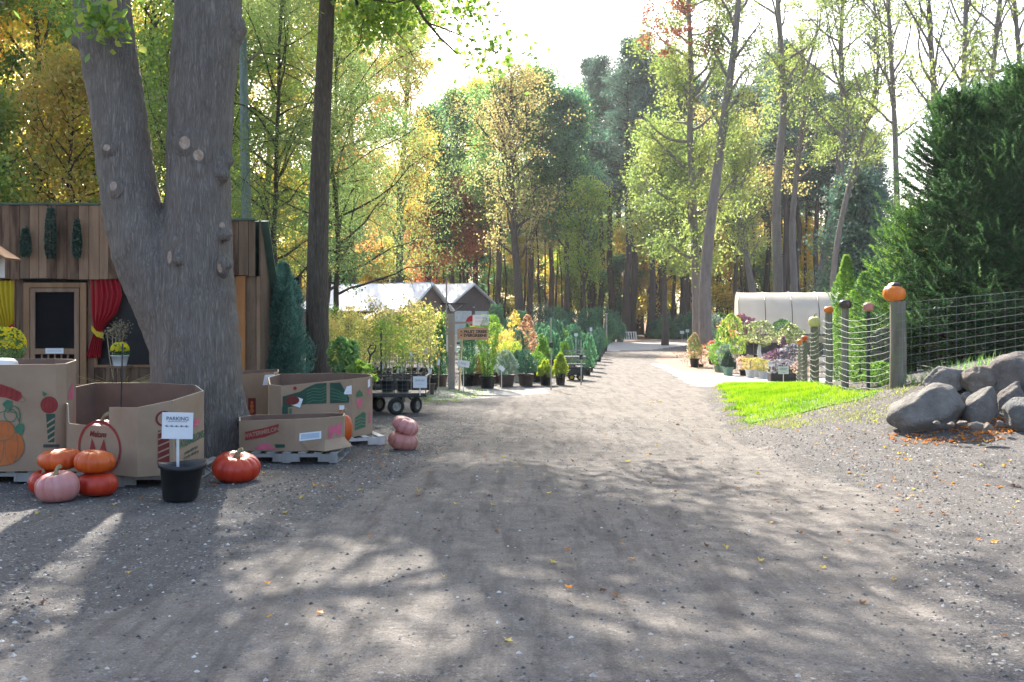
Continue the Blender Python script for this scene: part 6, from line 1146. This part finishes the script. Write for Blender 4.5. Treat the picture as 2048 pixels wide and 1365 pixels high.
# ---------------------------------------------------------------- fence with posts and wire
PO = [(7.04, 25, .02, 1.03, .085), (6.86, 24.0, .06, 1.05, .085), (6.35, 21.5, .26, 1.20, .09), (5.72, 18.5, .40, 1.32, .085), (5.53, 17, .46, 1.32, .10), (5.57, 16, .48, 1.22, .035), (5.65, 15, .60, 1.28, .115)]
PO = [(x, y, g1(x, y), CH-(ty-640)/2048*y-g1(x, y), r) for (x, y, z, h, _r), ty, r in zip(PO, (690, 683, 655, 627, 618, 623, 603), (.06, .062, .09, .064, .06, .03, .115))]
fn = thing('wire_fence', 'wire mesh fence on round timber posts along the lawn and above the boulders', 'fence', (5.65, 15, 0)); fb = np.array([5.65, 15, 0])
PO2 = PO+[(7.6, 12.6, 1.31, .80, .09)]
for i, (x, y, z, h, r) in enumerate(PO2):
    rr = np.random.default_rng(i); mb = MB(); mb.tube([(x-fb[0], y-fb[1], z-.15), (x-fb[0]+rr.normal(0, .008), y-fb[1], z+h*.5), (x-fb[0], y-fb[1], z+h)], [r*1.04, r, r*.97], 22 if r > .05 else 8); mb.build('post', M['post'] if r > .05 else M['metal'], fn, False)
def wire(i0, i1, rad, m, nh=11, sagv=.03, off=-.12, vs=.15, jit=.005, vr=.55, hi=.9):
    mb = MB(); P = PO2[i0:i1+1]; path = []; zg = []; 
    for a, b in zip(P[:-1], P[1:]):
        L = math.dist(a[:2], b[:2]); k = max(3, int(L/vs)); 
        for j in range(k+(b is P[-1])): t = j/k; x = a[0]+(b[0]-a[0])*t; y = a[1]+(b[1]-a[1])*t; path.append((x, y)); zg.append((a[2]+(b[2]-a[2])*t, (a[3]+(b[3]-a[3])*t), math.sin(math.pi*t)*min(L, 2)/2))
    path = np.array(path); T = np.gradient(path, axis=0); T /= np.linalg.norm(T, axis=1)[:, None]; Nn = np.stack([-T[:, 1], T[:, 0]], -1)*off
    q = path+Nn-fb[:2]; zg = np.array(zg); hs = np.linspace(.04, hi, nh); rr = np.random.default_rng(2)
    for h_ in hs:
        z = zg[:, 0]+h_*zg[:, 1]*1.0-sagv*zg[:, 2]*(1+.4*np.sin(h_*9))+rr.normal(0, jit, len(q)); mb.tube(np.c_[q, z], rad, 4, cap=False)
    for j in range(len(q)): mb.tube([(q[j, 0], q[j, 1], zg[j, 0]+.04*zg[j, 1]-sagv*zg[j, 2]), (q[j, 0], q[j, 1], zg[j, 0]+hi*zg[j, 1]-sagv*zg[j, 2])], rad*vr, 3, cap=False)
    o = mb.build('wire_mesh', m, fn); return o
wire(0, 6, .0027, M['wire'], 12, .07, -.10); wire(6, 7, .0019, M['wire_dark'], 10, .004, -.10, .13, jit=.002, vr=1.0, hi=.97)
for i, (k_, r, h, m, lab, cap) in enumerate(((0, .085, .14, 'p_fire', 'small orange pumpkin on the farthest fence post', None), (1, .085, .14, 'p_orange', 'orange red pumpkin on the second farthest fence post', None), (2, .125, .23, 'p_cream', 'cream yellow gourd with a tall pale stem on a fence post', None), (3, .082, .13, 'p_fire', 'bright orange pumpkin on the fence post before the conifers', None), (4, .10, .155, 'p_black', 'black mottled gourd on a fence post', None), (5, .085, .14, 'p_dkpink', 'dusky pink gourd on the thin iron post', None), (6, .165, .235, 'p_fire', 'biggest bright orange pumpkin with a dark cap on the nearest post', 'p_black'))):
    x, y, z, hh, rr = PO[k_]; pumpkin(lab, (x-(.05 if k_ == 6 else 0), y, z+hh-.004), r, h, M[m], 9, .05, (0, R(4 if k_ == 6 else 0), 0), seed=30+i, stem=(k_ in (2,)), cap=M[cap] if cap else None, dim=.06)
M['lf_shoot'] = leafmat('lf_shoot', [(.035, .09, .035), (.075, .16, .05), (.13, .23, .07)], .35, 1.2)
# ---------------------------------------------------------------- near spruces behind the fence
def spruce(lab, x, y, H, Rr, seed, m='lf_spruce', lo=.02, nper=17, dz=.12, top=True):
    rng = np.random.default_rng(seed); z0 = g1(x, y); e = thing('spruce_tree', lab, 'tree', (x, y, z0)); T = MB(); C = MB(); T.tube([(0, 0, 0), (0, 0, H*.5), (0, 0, H*.98)], [.10, .06, .01], 10); seg = []
    z = .1
    while z < H*.97:
        f = z/H; L0 = Rr*(1-f)**.72*(1 if f > .06 else .8); 
        for j in range(max(4, int(nper*(1-f*.5)))):
            a = rng.uniform(0, 6.28); L = L0*rng.uniform(.7, 1.12)+.12; d = np.array([math.cos(a), math.sin(a), .12+f*.9]); k = 7; P = [np.array([0, 0, z+rng.uniform(-.06, .06)])]
            d /= np.linalg.norm(d)
            for q in range(k): d = d+np.array([0, 0, -.10 if q < 3 else .13])+rng.normal(0, .05, 3); d /= np.linalg.norm(d); P.append(P[-1]+d*L/k)
            P = np.array(P); T.tube(P, np.linspace(.014, .004, k+1), 3)
            seg.append((P[-2], P[-1]+d*.08))
            for q in range(2, k+1):
                seg.append((P[q-1], P[q]))
                for s_ in (-1, 1):
                    if rng.random() < .85:
                        l2 = L*.30*(1-q/k*.55)*rng.uniform(.6, 1.2)+.06; dd = P[q]-P[q-1]; dd /= np.linalg.norm(dd); sd_ = np.cross(dd, [0, 0, 1]); sd_ /= np.linalg.norm(sd_)+1e-6; d2 = dd*.7+s_*sd_*.75+np.array([0, 0, rng.uniform(-.25, .25)]); d2 /= np.linalg.norm(d2)
                        p1 = P[q]+d2*l2*.5; p2 = p1+(d2+[0, 0, .15])*l2*.5; seg += [(P[q], p1), (p1, p2)]
        z += dz*(1-f*.3)
    A = np.array([s[0] for s in seg]); Bv = np.array([s[1] for s in seg])-A; ln = np.linalg.norm(Bv, axis=1); kk = 17
    t = rng.random((len(A), kk)); c = (A[:, None]+Bv[:, None]*t[..., None]); dirn = Bv/ln[:, None]; r_ = rng.normal(size=(len(A), kk, 3)); r_ -= (r_*dirn[:, None]).sum(-1)[..., None]*dirn[:, None]; r_ /= np.linalg.norm(r_, axis=-1)[..., None]+1e-9
    nd = r_*.75+dirn[:, None]*.65; wd = np.cross(nd, rng.normal(size=nd.shape)); wd /= np.linalg.norm(wd, axis=-1)[..., None]+1e-9; l_ = rng.uniform(.03, .06, (len(A), kk, 1))
    V = np.stack([c-wd*.0062, c+wd*.0062, c+nd*l_], 2).reshape(-1, 3); C.add(V, np.arange(len(V)).reshape(-1, 3))
    T.build('trunk', M['bark_dark'], e); C.build('crown', M[m], e)
    # bristly young shoots standing out of the dark crown
    ns = int(520*H/5); S_ = MB(); ids = rng.integers(0, len(A), ns*3); ends = A[ids]+Bv[ids]; rad_ = np.hypot(ends[:, 0], ends[:, 1])/(Rr*(1-ends[:, 2]/H).clip(.05)**.72); ids = ids[np.argsort(-rad_)[:ns]]; p0 = A[ids]+Bv[ids]
    od = p0.copy(); od[:, 2] = 0; od /= np.linalg.norm(od, axis=1)[:, None]+1e-6; dd = od*.55+np.array([0, 0, .75])+rng.normal(0, .3, p0.shape); dd /= np.linalg.norm(dd, axis=1)[:, None]; ll = rng.uniform(.12, .34, (ns, 1)); K2 = 46
    t = rng.random((ns, K2)); c = p0[:, None]+dd[:, None]*(ll*t)[..., None]; r_ = rng.normal(size=(ns, K2, 3)); r_ -= (r_*dd[:, None]).sum(-1)[..., None]*dd[:, None]; r_ /= np.linalg.norm(r_, axis=-1)[..., None]+1e-9; nd = r_*.7+dd[:, None]*.7; wd = np.cross(nd, rng.normal(size=nd.shape)); wd /= np.linalg.norm(wd, axis=-1)[..., None]+1e-9
    V = np.stack([c-wd*.005, c+wd*.005, c+nd*rng.uniform(.03, .05, (ns, K2, 1))], 2).reshape(-1, 3); S_.add(V, np.arange(len(V)).reshape(-1, 3)); q = S_.build('young_shoots', M['lf_shoot'] if m == 'lf_spruce' else M['lf_cedar'], e); q['kind'] = 'stuff'; return e
spruce('left dark spruce behind the tall fence post', X(1912, 18.4), 18.4, 4.9, 1.9, 1)
spruce('tall dark spruce filling the right edge of the frame', X(2060, 17.6), 17.6, 4.9, 2.4, 2)
spruce('spruce top rising between the two big spruces', X(1985, 20.5), 20.5, 5.6, 2.0, 3)
spruce('brighter young spruce in front left of the dark ones', X(1822, 18.9), 18.9, 3.0, 1.1, 4, 'lf_cedar', nper=10)
for i, (px, D, y0, r, m, lab) in enumerate(((1693, 22.5, 512, .38, 'lf_cedar', 'bright lime arborvitae spire left of the spruces'), (1732, 20.5, 545, .5, 'lf_cedar', 'drooping lime cypress between the spire and the young spruce'), (1720, 18.2, 700, .3, 'lf_cedar', 'low lime shrub at the fence foot by the lawn'), (1762, 16.4, 735, .28, 'lf_cedar', 'low lime shrub behind the thin iron post'))):
    x = X(px, D); z0 = g1(x, D); h = CH-(y0-640)/2048*D-z0; e = thing('cypress_shrub', lab, 'shrub', (x, D, z0)); foliage(e, 'spire' if i < 2 else 'ball', r, max(h, .35), 0, 9000 if i < 2 else 1600, .09, .022, M[m], np.random.default_rng(i), up=.5 if i != 1 else -.3, lumps=.25); MB().tube([(0, 0, 0), (0, 0, h*.7)], [.04, .01], 6).build('stem', M['bark_dark'], e)
# broad tree standing just outside the frame on the right; its boughs shade the yard
tree('walnut_tree', 'walnut whose thin twigs hang into the top of the frame right of centre', 'tree', (9.6, 15.5, g1(9.6, 15.5)), (M['bark_grey'], M['lf_yg']), seed=500, H=14, r0=.3, lo=.5, Rc=8.0, nl=30, nleaf=22000, ls=.14, cl=.45, clump=170, elev=(5, 40), up=.02, sub=7, minz=6.2)
tree('walnut_tree', 'unseen walnut added outside the frame at the left to shade the yard', 'tree', (-10.5, 13.5, 0), (M['bark_grey'], M['lf_yg']), seed=501, H=13, r0=.28, lo=.5, Rc=6, nl=24, nleaf=12000, ls=.14, cl=.34, elev=(5, 40), up=.02, sub=7, minz=6.0)  # out-of-view tree added for the shade it casts

HZ = 0.0003
if HZ > 0:
    hz = bpy.data.objects.new('haze', bpy.data.meshes.new('haze')); COL.objects.link(hz)
    mb = MB(); mb.box((0, 95, 15), (520, 230, 34)); hz.data = mb.mesh('haze', []); hm = bpy.data.materials.new('haze'); hm.use_nodes = True; n = hm.node_tree; n.nodes.clear()
    ou = n.nodes.new('ShaderNodeOutputMaterial'); pv = n.nodes.new('ShaderNodeVolumePrincipled'); pv.inputs['Density'].default_value = HZ; pv.inputs['Anisotropy'].default_value = .35; pv.inputs['Color'].default_value = (.95, .96, 1, 1)
    n.links.new(pv.outputs[0], ou.inputs['Volume']); hz.data.materials.append(hm); tag(hz, 'thin sunlit haze over the yard and woods', 'haze', kind='stuff')
